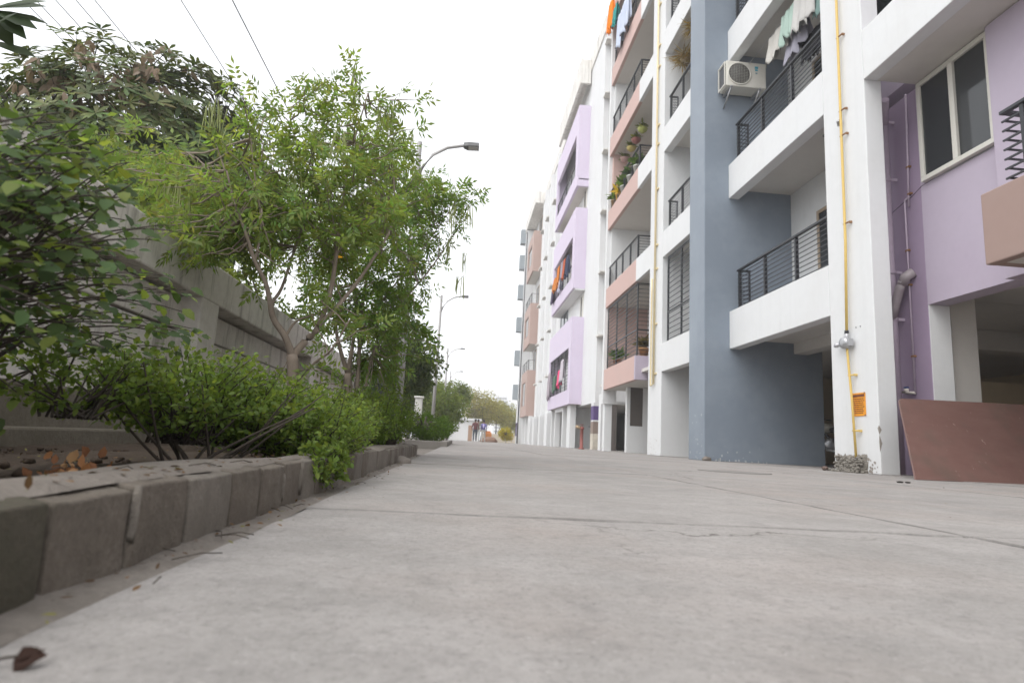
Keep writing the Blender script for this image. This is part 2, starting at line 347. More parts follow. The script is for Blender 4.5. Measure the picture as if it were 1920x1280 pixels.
# manhole in the slab by the blue pier
p = atZ(1415, 889, 0)
m = MB(); m.lathe([(0.30, 0), (0.30, 0.001), (0.27, 0.002)], (p.x, p.y+0.4, 0.0), 28)
mh = m.build('manhole_cover', ROAD); tag(mh, 'round concrete manhole cover flush in road before the blue pier', 'manhole')
m = MB(); m.lathe([(0.325, 0), (0.325, 0.0025), (0.305, 0.0025)], (p.x, p.y+0.4, 0.0), 28); m.build('rim', JOINT, mh)

# ================================================================== KERB AND BED
kerb = part('kerb', [(-0.50, -0.392, -0.6, 5.76, -0.1, 0.080)], MORTAR, bevel=0); tag(kerb, kind='structure')
y = -0.55; k = 0
edges = [0.625, 0.770, 0.925, 1.09, 1.24, 1.40]
ys = [-0.45, -0.3, -0.15, 0.0, 0.155, 0.31, 0.47] + edges
while ys[-1] < 5.7: ys.append(ys[-1]+random.uniform(0.145, 0.165))
for a, b in zip(ys[:-1], ys[1:]):
    q = random.Random(int(a*999)); x0 = -0.3735+q.uniform(-0.0015, 0.0015); h = 0.094+q.uniform(-0.005, 0.003); ti = q.uniform(-0.002, 0.002)
    m = MB(); vs = []; n1, n2 = 6, 5; y0, y1 = a+0.0035, b-0.0035
    for i in range(n1+1):
        yy = y0+(y1-y0)*i/n1
        for jj in range(n2+1):
            zz = -0.06+(h+0.06)*jj/n2; edge = 0.0015 if i in (0, n1) or jj == n2 else 0
            vs.append((x0-edge+ti*(jj/n2)+q.uniform(-0.0012, 0.0012), yy, zz+q.uniform(-0.001, 0.001)*(jj == n2)))
        vs.append((x0-0.03, yy, h+0.004+q.uniform(-.002, .002))); vs.append((x0-0.07, yy, h+0.004))
    w = n2+3; fs = [(i*w+jj, i*w+jj+1, (i+1)*w+jj+1, (i+1)*w+jj)[::-1] for i in range(n1) for jj in range(w-1)]
    fs += [tuple(range(w)), tuple(n1*w+i for i in range(w))[::-1]]
    m.add(vs, fs); m.build('kerb_stone', KERB3 if b < 0.63 else (KERB if b < 0.95 else q.choice([KERB, KERB2, KERB2, KERB2])), kerb, 0.003); k += 1
    for rep in range(2 if a > .3 and a < 4 else 0):      # mortar smeared over the joint
        if q.random() < .78: continue
        zc = q.uniform(.045, .085); hh = q.uniform(.015, .05); ww = q.uniform(.006, .022); n = 12; yc = b+q.uniform(-.006, .006)
        ring = [(yc+ww*math.cos(2*math.pi*i/n)*q.uniform(.45, 1.1), min(.095, max(.002, zc+hh*math.sin(2*math.pi*i/n)*q.uniform(.6, 1.1)))) for i in range(n)]
        mm = MB(); mm.add([(-.3722+.0004*q.random(), yy_, zz_) for yy_, zz_ in ring]+[(-.3698, yc, zc)]+[(-.379, yy_, zz_) for yy_, zz_ in ring], [(i, (i+1) % n, n) for i in range(n)]+[(i, i+n+1, (i+1) % n+n+1, (i+1) % n) for i in range(n)], 0, True)
        mm.build('mortar_smear', KERB2, kerb)
# cement haunch capping behind stones
m = MB(); vs = []; fs = []; ny, nx = 110, 6
for j in range(ny+1):
    yy = -0.5+6.26*j/ny; wd = 0.10+0.05*math.sin(yy*2.3)+0.03*math.sin(yy*7.1)
    for i in range(nx+1):
        x = -0.398-wd*i/nx; vs.append((x, yy, (0.096 if i == 0 else 0.1045)+0.0015*math.sin(i+yy*9)-0.05*(max(0, i-4)/2)**2+random.uniform(-.0008, .0008)))
for j in range(ny):
    for i in range(nx): k = j*(nx+1)+i; fs.append((k, k+nx+1, k+nx+2, k+1)[::-1])
m.add(vs, fs, 0, True); m.build('cement_capping', MORTAR, kerb)
# ramp of spilled mortar near the joint by the bed's end
m = MB(); m.blob((-0.345, 3.95, 0.0), (0.055, 0.09, 0.045), 3, 0.12); m.build('mortar_spill', MORTAR, kerb)
part('end_stone', [(-1.6, -0.39, 5.78, 5.90, -0.06, 0.09)], KERB2, kerb, 0.004)
# planting bed with lumpy soil
m = MB(); vs = []; fs = []; nx, ny = 26, 120
for j in range(ny+1):
    yy = -0.6+6.36*j/ny
    for i in range(nx+1):
        x = -0.45-1.25*i/nx; z = 0.045+0.018*math.sin(3.1*x+2.2*yy)+0.012*math.sin(9*x-7*yy)+random.uniform(-.008, .008); vs.append((x, yy, z))
for j in range(ny):
    for i in range(nx): k = j*(nx+1)+i; fs.append((k, k+1, k+nx+2, k+nx+1)[::-1])
m.add(vs, fs, 0, True); bed = m.build('planting_bed', SOIL); tag(bed, kind='structure')
m = MB()
for k in range(420):
    yy = random.uniform(0.2, 2.6); x = random.uniform(-1.45, -0.52); r = random.uniform(0.004, 0.014)*(1.6 if yy < 1.2 else 1)
    m.blob((x, yy, 0.058+r*0.3), (r, r*random.uniform(.7, 1.3), r*.7), k, 0.3, 1)
so_ = m.build('soil_clods', SOIL); tag(so_, 'crumbly brown soil clods scattered over the planting bed', 'soil', kind='stuff')
# litter of dry leaves
lv = Leaves()
for k in range(1300):
    if k < 700: p = (random.uniform(-1.3, -0.45), random.uniform(0.5, 3.2), 0.066)
    elif k < 880: p = (random.uniform(-0.48, -0.38), random.uniform(0.4, 3), 0.104)
    elif k < 1180: p = (-0.372+abs(random.gauss(0, 0.035))+0.004, random.uniform(0.35, 5.5), 0.008)
    else: p = (random.uniform(-0.3, 4.5)**1, random.uniform(0.7, 9), 0.004)
    d = (random.gauss(0, 1), random.gauss(0, 1), random.uniform(-.1, .35)); s = random.uniform(0.005, 0.017)*(0.55 if k >= 1180 else 1)*(0.8 if k >= 880 else 1)
    c = random.choice([(0.12, 0.07, 0.035), (0.08, 0.05, 0.03), (0.17, 0.10, 0.05), (0.05, 0.035, 0.02), (0.15, 0.14, 0.05)])
    lv.add(p, d, (random.gauss(0, .3), random.gauss(0, .3), 1), s, s*random.uniform(.25, .6), c)
lo = lv.build('leaf_litter', T_OVAL, DRY); tag(lo, 'small dry leaves and crumbs littering kerb foot, bed and road', 'leaf litter', kind='stuff')
m = MB()
for k in range(16):
    x, yy = (random.uniform(-0.36, -0.3), random.uniform(.5, 2.2)) if k < 11 else (random.uniform(-0.5, -0.4), random.uniform(.6, 1.4))
    z = 0.006 if k < 11 else 0.107; a = random.uniform(0, 3.1); L = random.uniform(.02, .07); dx, dy = math.cos(a)*L, math.sin(a)*L
    m.tube([(x, yy, z), (x+dx*.5+.004, yy+dy*.5, z+.004), (x+dx, yy+dy, z)], 0.0008, 5)
to = m.build('fallen_twigs', BARKD); tag(to, 'thin brown twigs lying along the kerb', 'twigs', kind='stuff')
# one curled dry leaf in the lower left corner
p = atZ(55, 1246, 0); d0 = empty('fallen_leaf', (p.x, p.y, 0.002), 'curled dark brown dry leaf lying on road in lower left corner', 'leaf')
lv = Leaves()
for a, b, c in ((0.2, .022, 0.012), (0.6, .021, 0.006), (-.15, .019, 0.014)):
    lv.add((p.x-.010, p.y-.002, 0.003), (1, a*.5, .12+abs(a)*.5), (-.2, -.9+a, .7), b*.95, c*1.3, (0.035, 0.018, 0.013))
lv.build('blade', T_OVAL, DRY, d0)
m = MB(); m.tube([(p.x-.028, p.y-.006, 0.002), (p.x-.016, p.y-.002, 0.005), (p.x-.006, p.y, 0.006)], 0.0011, 5); m.build('stalk', BARKD, d0)
# pile of dry papery leaves in the bed
pl = empty('dry_leaf_clump', (-0.62, 0.98, 0.06), 'clump of crumpled pale orange dry leaves on bed soil behind kerb', 'dry leaves')
lv = Leaves(); base = atX(130, 882, -0.66)
for k in range(70):
    q = np.array([base.x+random.gauss(0, .022), base.y+random.gauss(0, .035), 0.062+abs(random.gauss(0, .018))])
    lv.add(q, rv()+np.array([0, 0, .6]), rv(), random.uniform(.012, .027), random.uniform(.010, .020), random.choice([(0.36, 0.17, 0.08), (0.42, 0.25, 0.13), (0.22, 0.10, 0.05)]))
lv.build('dry_blades', T_OVAL, DRY, pl, 'stuff')

# ================================================================== BOUNDARY WALL (left)
DIRTY = concrete_mat('mossy_plinth_plaster', (0.15, 0.13, 0.10), (0.23, 0.205, 0.17), (0.10, 0.088, 0.062), 2)
XW, WT = -1.7, 1.24
bw = empty('boundary_wall', (XW, 0, 0), 'stained grey plastered boundary wall with recessed panels behind the trees', 'wall')
part('back_wall', [(XW-0.42, XW-0.30, -0.5, 15.0, 0, WT-0.3)], PLASTER, bw)
part('coping_beam', [(XW-0.42, XW, -0.5, 15.0, WT-0.26, WT)], PLASTER, bw, 0.012)
part('plinth', [(XW-0.42, XW+0.05, -0.5, 15.0, 0, 0.30)], DIRTY, bw, 0.012)
part('plinth', [(XW-0.05, XW+0.16, -0.5, 15.0, -0.02, 0.13)], DIRTY, bw, 0.01)
ypil = [-0.2, 2.0, 4.12, 7.05, 9.6, 12.2, 14.85]
for yy in ypil: part('pilaster', [(XW-0.33, XW-0.002, yy-0.14, yy+0.14, 0.295, WT-0.255)], PLASTER, bw, 0.01)
for a, b in zip(ypil[:-1], ypil[1:]):
    y0, y1 = a+0.26, b-0.139
    z0 = 0.297
    for z1 in (0.53, 0.76, WT-0.275):
        part('panel', [(XW-0.32, XW-0.13+random.uniform(-.01, .01), y0, y1, z0+0.006, z1-0.006)], PLASTER, bw, 0.008); z0 = z1

# ================================================================== BUILDING helpers
XF = 5.304
FB = [2.23, 5.42, 8.55, 11.65, 14.75, 17.85]; FT = [3.0, 6.16, 9.3, 12.42, 15.5, 18.6]
def railing(parent, y0, y1, z0, z1, x=XF+0.05, nb=9, posts=None, ret=None, bar=0.006, mat=IRON, top=True, name='railing'):
    """horizontal-bar railing along Y; ret=(y, x1) adds a return along X at that y"""
    m = MB(); m.box(x-0.028, x+0.028, y0, y1, z1-0.035, z1)
    if ret: m.box(x+0.03, ret[1], ret[0]-0.028, ret[0]+0.028, z1-0.035, z1-0.001)
    r = m.build(name, mat, parent, 0.003)
    for yp in (posts or []): part('post', [(x-0.012, x+0.045, yp-0.022, yp+0.022, z0, z1-0.036)], mat, r, 0.003)
    if ret: part('post', [(ret[1]-0.03, ret[1], ret[0]-0.02, ret[0]+0.02, z0, z1-0.036)], mat, r, 0.003)
    dz = (z1-0.06-z0)/nb
    for k in range(nb):
        z = z0+dz*(k+0.5); part('bar', [(x-bar, x+bar, y0, y1, z-bar, z+bar)], mat, r, 0)
        if ret: part('bar', [(x+bar+.001, ret[1], ret[0]-bar, ret[0]+bar, z-bar, z+bar)], mat, r, 0)
    return r
def cage(parent, y0, y1, z0, z1, x=XF+0.05, nb=16, ny=4, ret=None, mat=IRON):
    m = MB()
    for z in (z0+0.8, z1-0.03): m.box(x-0.02, x+0.02, y0, y1, z, z+0.035)
    if ret:
        for z in (z0+0.8, z1-0.03): m.box(x+0.022, ret[1], ret[0]-0.02, ret[0]+0.02, z, z+0.034)
    r = m.build('window_grille', mat, parent, 0.003)
    for k in range(ny): yy = y0+(y1-y0)*k/(ny-1); part('upright', [(x-0.015, x+0.03, yy-0.022, yy+0.022, z0, z1-.035)], mat, r, 0.003)
    for k in range(nb):
        z = z0+(z1-z0)*(k+0.5)/nb; part('bar', [(x-0.008, x+0.008, y0, y1, z-0.008, z+0.008)], mat, r, 0)
        if ret: part('bar', [(x+0.01, ret[1], ret[0]-0.008, ret[0]+0.008, z-0.008, z+0.008)], mat, r, 0)
    return r
def window(parent, x, y0, y1, z0, z1, n=2, fr=0.05, mat=ALU, sill=False):
    m = MB(); d = 0.05
    m.box(x-d, x+.02, y0, y1, z0, z0+fr); m.box(x-d, x+.02, y0, y1, z1-fr, z1)
    for k in range(n+1):
        yy = y0+(y1-y0)*k/n; a, b = (yy, yy+fr) if k == 0 else ((yy-fr, yy) if k == n else (yy-fr*.6, yy+fr*.6)); m.box(x-d, x+.02, a, b, z0+fr, z1-fr)
    w = m.build('window', mat, parent, 0.004)
    for k in range(n):
        a, b = y0+(y1-y0)*k/n, y0+(y1-y0)*(k+1)/n; part('pane', [(x-0.012-0.012*(k % 2), x-0.004-0.012*(k % 2), a+fr*.5, b-fr*.5, z0+fr*.8, z1-fr*.8)], GLASS, w, 0)
    return w
def door(parent, x, y0, y1, z0, z1, mat=WOODF):
    m = MB(); f = 0.07; m.box(x-.03, x+.02, y0, y0+f, z0, z1); m.box(x-.03, x+.02, y1-f, y1, z0, z1); m.box(x-.03, x+.02, y0+f, y1-f, z1-f, z1)
    d = m.build('door', mat, parent, 0.004); part('leaf', [(x-.012, x+.004, y0+f, y1-f, z0, z1-f)], GLASS, d, 0); return d

# ================================================================== NEAR BLOCK
nb_ = empty('apartment_building', (XF, 12, 0), 'near white apartment block with slate blue pier, lilac wall and pink balconies', 'building')
TOP = 21.2
part('pillar', [(XF, XF+0.26, 7.35, 8.30, 0, TOP)], WHITE, nb_, 0.012)
# lilac rear wall beside the pillar
part('wall', [(6.12, 6.40, 7.42, 8.9, 0, 5.40)], paint('shaded_lilac', (0.33, 0.255, 0.35), amount=0.3, dirt=(0.2, 0.15, 0.2)), nb_)  # lilac wall; the shade behind the pillar is put into this deeper tone
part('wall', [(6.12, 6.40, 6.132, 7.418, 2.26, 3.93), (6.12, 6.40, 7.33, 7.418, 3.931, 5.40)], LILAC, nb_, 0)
part('wall', [(6.0, 6.40, 1.5, 6.13, 2.26, 5.40)], LILAC, nb_)
part('wall', [(6.121, 6.40, 1.5, 8.9, 5.60, TOP)], LILAC, nb_)
part('column', [(6.121, 6.42, 7.425, 7.9, 0, 2.257)], WHITE, nb_)
part('jamb', [(6.125, 6.415, 7.405, 7.419, 0, 2.257)], WHITE, nb_, 0)
part('column', [(6.55, 6.92, 7.55, 7.95, 0, 2.49)], CEIL, nb_)  # white column in shade, part of that shade put into the greyer tone
window(nb_, 6.10, 6.15, 7.325, 3.945, 5.395, 2, 0.065)
for k in range(1, 6):
    part('beam', [(XF, XF+0.2, 1.5, 7.348, FB[k]-0.01, FT[k])], WHITE, nb_, 0.01)
    part('floor_slab', [(XF+0.2, 6.122, 1.5, 7.346, FB[k]-0.005, FB[k]+0.16)], CEIL, nb_, 0)
window(nb_, 6.10, 6.4, 8.2, 6.9, 8.3, 2, 0.07, plain('purple_frame', (0.10, 0.055, 0.12), .5))
# pinkish brown balcony at the right edge
part('parapet', [(XF, XF+0.12, 1.5, 5.63, 2.22, 2.99), (XF+0.12, 6.0, 5.51, 5.63, 2.222, 2.988)], BROWN, nb_, 0.015)
part('floor_slab', [(XF+0.12, 6.0, 1.5, 5.508, 2.224, 2.42)], CEIL, nb_, 0)
railing(nb_, 1.5, 5.36, 3.0, 3.78, XF+0.05, 7, [1.6, 2.8, 4.0, 5.13], (5.33, 5.99), bar=0.009)
# ground floor ceiling, inner walls
parts('ceiling', [(XF+0.21, 16, 7.92, 24, 2.50, 2.6), (6.43, 16, -2, 7.91, 2.50, 2.6)], CEIL, nb_, 0)
parts('beam', [(6.65, 6.95, 8.31, 11.65, 2.21, 2.497), (6.43, 7.2, 5.0, 5.3, 2.2, 2.49), (7.4, 16, 9.6, 9.9, 2.15, 2.498)], CEIL, nb_)
part('partition', [(7.7, 14, 10.4, 10.55, 0, 1.72)], CREAM, nb_)
parts('rear_wall', [(14, 14.2, -2, 24, 0, 2.5), (8.0, 14, 17, 17.15, 0, 2.5)], CREAM, nb_, 0)
part('side_wall', [(XF+.3, 16, -2.2, -2, 0, 2.6)], CREAM, nb_, 0)
for cx, cy in ((9.2, 8.2), (9.2, 13.5), (11.5, 6.0), (8.2, 4.2)): part('column', [(cx, cx+.35, cy, cy+.35, 0, 2.499)], CREAM, nb_)
# bay between pillar and blue pier
part('pier', [(4.78, 7.26, 11.66, 12.48, 0, TOP)], BLUE, nb_, 0.012)
for k in range(6):
    part('beam', [(XF, XF+0.22, 8.302, 11.658, FB[k], FT[k])], WHITE, nb_, 0.01)
    part('floor_slab', [(XF+0.22, 6.66, 8.302, 11.658, FB[k]+0.20, FB[k]+0.40)], CEIL, nb_, 0)
    if k < 5:
        part('back_wall', [(6.66, 6.85, 8.302, 11.658, FB[k]+0.20, FB[k+1]+.199)], WHITE, nb_, 0)
        railing(nb_, 8.305, 11.39, FT[k]+.002, FT[k]+0.80, XF+0.06, 9, [8.36, 9.28, 10.32, 11.34], (11.36, XF+0.3))
        door(nb_, 6.655, 9.3, 10.7, FB[k]+0.41, FB[k]+2.65)
# small black lamp hook in the first-floor ceiling
m = MB(); m.lathe([(0.035, 0), (0.035, -0.03), (0.01, -0.05)], (5.9, 9.2, FB[1]+0.20), 10); m.build('ceiling_hook', BLACK, nb_)
# bay beyond the blue pier
for k in range(6):
    part('beam', [(XF, XF+0.22, 12.482, 15.846, FB[k], FT[k])], WHITE, nb_, 0.01)
    part('floor_slab', [(XF+0.22, 7.0, 12.482, 15.846, FB[k]+0.20, FB[k]+0.40)], CEIL, nb_, 0)
    if k < 5:
        part('back_wall', [(7.0, 7.2, 12.482, 15.846, FB[k]+0.20, FB[k+1]+.199)], WHITE, nb_, 0)
        if k == 0: cage(nb_, 12.6, 15.6, 3.005, 5.36, XF+0.08, 17, 4)
        else: railing(nb_, 12.5, 15.55, FT[k]+.002, FT[k]+0.80, XF+0.06, 9, [12.6, 13.6, 14.55, 15.5], (15.53, XF+.3))
part('pier', [(XF, 8.2, 15.848, 16.99, 0, TOP)], WHITE, nb_, 0.012)
# pink balcony bay
part('parapet', [(XF, XF+0.12, 18.46, 22.5, 2.26, 3.02)], PINK, nb_, 0.01)
part('parapet_return', [(XF+0.001, 6.9, 18.34, 18.459, 2.262, 3.018)], LILAC, nb_, 0.006)
part('floor_slab', [(XF+0.12, 8.4, 18.46, 22.5, 2.264, 2.45)], CEIL, nb_, 0)
cage(nb_, 18.4, 22.25, 3.022, 5.36, XF+0.06, 18, 4, (18.4, 7.0))
for k in range(1, 6):
    part('beam', [(XF, XF+0.12, 16.992, 18.458, FB[k], FT[k])], WHITE, nb_, 0.008)
    part('parapet', [(XF, XF+0.12, 18.46, 22.5, FB[k], FT[k])], PINK, nb_, 0.008)
    part('floor_slab', [(XF+0.121, 8.4, 16.992, 22.5, FB[k]+0.02, FB[k]+0.2)], CEIL, nb_, 0)
    if k < 5: railing(nb_, 18.44, 22.3, FT[k]+.002, FT[k]+0.82, XF+0.06, 8, [18.5, 19.4, 20.4, 21.3, 22.25], (18.46, 7.0))
for k in range(5):
    part('back_wall', [(8.2, 8.4, 16.992, 22.5, FB[k]+0.2, FB[k+1]+.018)], WHITE, nb_, 0)
    part('end_wall', [(XF+0.122, 8.2, 22.32, 22.498, FB[k]+.46, FB[k+1]+.018)], [PINK, WHITE, PINK, WHITE, PINK][k], nb_, 0)
    door(nb_, 8.19, 18.6, 20.2, FB[k]+.46, FB[k]+2.6)
    part('partition', [(6.9, 7.05, 20.6, 22.3, FB[k]+.46, FB[k+1]+.015)], WHITE, nb_, 0)
part('corner_post', [(XF-0.02, XF+0.5, 22.5, 22.72, 1.85, TOP)], WHITE, nb_, 0.008)
part('sill_band', [(XF-0.018, 7.5, 22.503, 22.70, 1.75, 1.849)], WHITE, nb_, 0.006)
# ground floor under the pink bay
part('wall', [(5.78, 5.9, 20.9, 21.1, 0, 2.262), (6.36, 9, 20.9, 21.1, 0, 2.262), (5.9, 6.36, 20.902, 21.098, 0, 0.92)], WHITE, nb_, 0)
part('dark_opening', [(5.9, 6.36, 20.95, 21.0, 0.92, 2.262)], plain('opening_shade', (0.10, 0.085, 0.075), .7), nb_, 0)  # dark sheet puts the window opening's inner shade into colour, no door leaf
part('column', [(5.4, 5.68, 22.6, 22.9, 0, 1.75)], WHITE, nb_)
part('column', [(5.72, 5.95, 24.6, 25.0, 0, 2.3)], WHITE, nb_)
part('rear_wall', [(9.5, 9.7, 17.2, 26.4, 0, 19)], WHITE, nb_, 0)
part('roof_slab', [(XF+.1, 16, 1.5, 22.4, TOP+.01, TOP+0.25)], WHITEW, nb_, 0)
part('inner_core', [(8.6, 16, 1.5, 26, 2.61, TOP)], WHITE, nb_, 0)

# ================================================================== MIDDLE BLOCK (lilac frames)
mb_ = empty('apartment_building', (5.93, 33, 0), 'middle white apartment block with tall lilac balcony frames', 'building')
X2 = 5.93; Y3 = 26.7
part('wall', [(X2, X2+0.25, Y3, 49.2, 2.08, 20.9)], WHITE, mb_, 0.01)
part('side_wall', [(X2+0.252, 12, Y3, Y3+0.2, 2.08, 20.9)], WHITE, mb_, 0)
part('roof_parapet', [(X2-0.06, X2+0.3, Y3-0.08, 49.2, 20.3, 21.2)], WHITEW, mb_, 0.01)
part('roof_parapet', [(X2+0.302, 12, Y3-0.08, Y3+0.22, 20.3, 21.15)], WHITEW, mb_, 0.01)
for z in (5.08, 8.03, 10.95, 13.95, 16.85, 19.7):
    part('ledge', [(X2-0.05, X2+0.75, Y3-0.5, Y3-0.002, z-0.07, z)], WHITEW, mb_, 0.006)
    window(mb_, 9.49, 24, 25.4, z-2.0, z-0.6, 2, .07)
part('shaft_rib', [(X2+0.28, X2+0.5, Y3-0.35, Y3-0.003, 2.3, 20.2)], WHITE, mb_, 0.006)
for fi, (z0, z1, w0, w1) in enumerate(((2.16, 6.58, 2.9, 5.06), (8.05, 12.4, 8.75, 11.0), (13.6, 18.2, 14.4, 16.75))):
    f0, f1 = 29.8, 37.2; a, b = 30.42, 36.8
    part('lilac_frame', [(XF, XF+0.15, f0, f1, z0, w0), (XF, XF+0.15, f0, f1, w1, z1), (XF, XF+0.15, f0, a, w0, w1), (XF, XF+0.15, b, f1, w0, w1),
                         (XF+0.15, X2-.001, f0, f0+0.15, z0, z1), (XF+0.15, X2-.001, f1-0.15, f1, z0, z1)], LILACP, mb_, 0.0)
    parts('floor_slab', [(XF+0.152, X2-.001, f0+0.152, f1-0.152, z0+.004, z0+0.15), (XF+0.152, X2-.001, f0+0.152, f1-0.152, z1-.25, z1-.1)], CEIL, mb_, 0)
    door(mb_, X2-0.004, 31.5, 33, z0+.16, w1); 
    if fi == 0: cage(mb_, a+.02, b-.02, w0, w1-.01, XF+.08, 12, 6)
    else: railing(mb_, a+.02, b-.02, w0+.002, w0+0.8, XF+.07, 8, [a+.05, 32, 33.6, 35.2, b-.06])
for z0 in (6.62, 12.6):
    window(mb_, X2-.006, 34.6, 37.0, z0+.1, z0+1.35, 2, .06, plain('grey_window_frame', (0.2, 0.22, 0.24), .5))
    window(mb_, X2-.006, 30.1, 30.7, z0+.0, z0+1.2, 1, .05)
    part('ledge', [(XF+.1, X2-.002, 29.8, 37.2, z0+1.36, z0+1.42)], WHITE, mb_, 0)
part('roof_canopy', [(XF, XF+.15, 29.8, 37.2, 19.5, 20.95), (XF+.15, X2-.061, 29.8, 29.95, 19.5, 20.9), (XF+.151, X2-.062, 29.951, 37.1, 20.0, 20.15)], WHITEW, mb_, 0.008)
for yy in (39.2, 42.6, 45.5):
    part('rib', [(X2-0.28, X2-.001, yy, yy+0.35, 2.1, 20.1)], WHITE, mb_, 0.006)
    for z in FB[1:]: window(mb_, X2-.006, yy+0.9, yy+1.6, z-1.9, z-.9, 1, .06, plain('grey_window_frame', (0.2, 0.22, 0.24), .5)); part('ledge', [(X2-0.4, X2-.002, yy+.7, yy+1.8, z-.85, z-.77)], WHITEW, mb_, 0)
# ground level of the middle block
part('painted_pier', [(X2-0.06, 6.50, Y3-.02, Y3+0.5, 0, 0.70)], plain('stained_cream', (0.55, 0.50, 0.42), .8, 0, .4, 5), mb_, 0)
part('painted_pier', [(X2-0.06, 6.50, Y3-.02, Y3+0.5, 0.702, 1.23)], TAUPE, mb_, 0)
part('painted_pier', [(X2-0.06, 6.50, Y3-.02, Y3+0.5, 1.232, 1.30)], WHITE, mb_, 0)
part('painted_pier', [(X2-0.06, 6.50, Y3-.02, Y3+0.5, 1.302, 1.92)], PURPLE, mb_, 0)
part('painted_pier', [(X2-0.06, 6.50, Y3-.02, Y3+0.5, 1.922, 2.078)], WHITE, mb_, 0)
part('gate_leaf', [(6.52, 6.95, Y3+.05, Y3+.1, 0, 2.07)], plain('taupe_steel_sheet', (0.13, 0.11, 0.10), .6), mb_, 0)
for yy, w in ((30.4, .9), (32.6, 0.22), (35.2, .22), (36.6, .25), (38.6, 1.2), (42, .9), (45.5, .9), (48, .6)):
    part('column', [(5.5, 5.8, yy, yy+w, 0, 2.155 if yy < 37 else 2.078)], WHITE, mb_, 0.008)
parts('stilt_wall', [(7.5, 7.7, 33.0, 49, 0, 2.08), (5.82, 7.5, 31.3, 31.5, 0, 2.07), (5.82, 7.5, 36.9, 37.05, 0, 2.07), (5.82, 7.5, 39.8, 40, 0, 2.07)], WHITE, mb_, 0)
part('lintel', [(5.5, 5.8, 32.822, 35.199, 1.95, 2.15)], WHITE, mb_, 0)
part('rear_wall', [(9.5, 9.7, 26.402, 49.2, 0, 2.08)], WHITE, mb_, 0)
part('inner_core', [(8.6, 16, Y3+.3, 56, 2.09, 20.6)], WHITE, mb_, 0)
part('soffit', [(X2+.251, 12, Y3+.21, 49, 2.081, 2.2)], CEIL, mb_, 0)

# ================================================================== FAR BLOCK (brown bays)
fb_ = empty('apartment_building', (XF, 52, 0), 'far apartment block with pinkish brown bay panels at street end', 'building')
part('wall', [(6.15, 6.4, 49.22, 58.0, 2.0, 20.5)], WHITE, fb_, 0)
part('wall', [(XF, 6.14, 56.0, 58.0, 0, 20.4)], WHITE, fb_, 0.01)
part('roof_parapet', [(XF-.05, 6.5, 49.3, 58.1, 20.52, 21.6)], WHITEW, fb_, 0.01)
for z0, z1 in ((2.3, 6.1), (8.3, 11.8), (14.6, 18.2)):
    part('brown_bay', [(XF, XF+.12, 49.8, 54.5, z0, z0+.9), (XF, XF+.12, 49.8, 54.5, z1-.9, z1), (XF, XF+.12, 49.8, 51.0, z0+.9, z1-.9), (XF, XF+.12, 53.7, 54.5, z0+.9, z1-.9), (XF+.12, 6.14, 49.8, 49.92, z0, z1)], BROWNF, fb_, 0)
    parts('floor_slab', [(XF+.122, 6.14, 49.93, 54.5, z0+.01, z0+.15), (XF+.122, 6.14, 49.93, 54.5, z1-.25, z1-.1)], CEIL, fb_, 0)
    window(fb_, 5.62, 51.0, 53.7, z0+.9, z1-.9, 3, .07, IRONG)
    if z1 < 15: railing(fb_, 49.85, 54.4, z1+.002, z1+.85, XF+.06, 6, [49.9, 51.4, 53, 54.3], (49.88, 6.1), mat=IRONG)
    door(fb_, 6.14, 51, 53, z1+.05, z1+2.0)
for yy, w in ((49.4, .5), (51.8, .3), (54.4, .4)): part('column', [(5.55, 5.9, yy, yy+w, 0, 2.29)], WHITE, fb_)
parts('stilt_wall', [(6.2, 6.35, 49.3, 56, 0, 1.99), (5.4, 6.19, 53.2, 53.35, 0, 2.28)], WHITE, fb_, 0)
window(fb_, XF-.004, 56.3, 57.6, .7, 1.9, 1, .06, PURPLE)
for i, z in enumerate((4.84, 8.1, 11.36, 14.58, 17.58, 20.2)):
    part('service_box', [(4.82, XF-.002, 57.2, 58.0, z-.75, z+.68)], plain('grey_blue_sheet', (0.27, 0.30, 0.32), .6), fb_, 0.01)
# waste pipe at the far corner
m = MB(); m.tube([(XF-.05, 55.4, 0.02), (XF-.05, 55.4, 20)], .06, 8); dp = m.build('drain_pipe', IRONG); tag(dp, 'dark drain pipe running up the corner of the far brown block', 'pipe')

# ================================================================== PIPES AND FITTINGS ON THE NEAR BLOCK
gp = empty('gas_pipe', (5.25, 7.8, 0), 'bright yellow gas riser with grey regulator on the white pillar', 'pipe')
m = MB(); m.tube([(5.25, 7.75, 0.2), (5.25, 7.79, .95), (5.25, 7.85, 1.62), (5.25, 7.85, 1.68)], .016, 10); m.build('lower_pipe', YELLOW, gp)
m = MB(); m.tube([(5.25, 7.85, 1.86), (5.25, 7.80, 3.2), (5.25, 7.80, 9.5), (5.25, 7.8, 20)], .019, 10); m.build('riser', YELLOW, gp)
for z in (.55, 1.3, 3.46, 4.8, 5.19, 6.38, 8.0, 9.6):
    yy = 7.8-0.03*(z < 1) + .02*(1 < z < 2)
    m = MB(); m.box(5.262, XF, yy-.09, yy-.07, z-.015, z+.015); m.tube([(5.25, yy+.03, z), (5.262, yy-.08, z)], .012, 8); m.build('clamp', YELLOW if z < 2 else RUST, gp)
m = MB(); m.lathe([(.022, 0), (.022, .05), (.03, .05), (.03, .08), (.02, .09)], (5.25, 7.85, 4.98), 10); m.build('coupling', STEEL, gp)
m = MB(); m.lathe([(.02, -.06), (.07, -.055), (.085, -.02), (.085, .02), (.06, .045), (.03, .06)], (5.23, 7.85, 1.75), 16, 0, 'x'); m.lathe([(.026, 0), (.026, .10)], (5.25, 7.85, 1.79), 10)
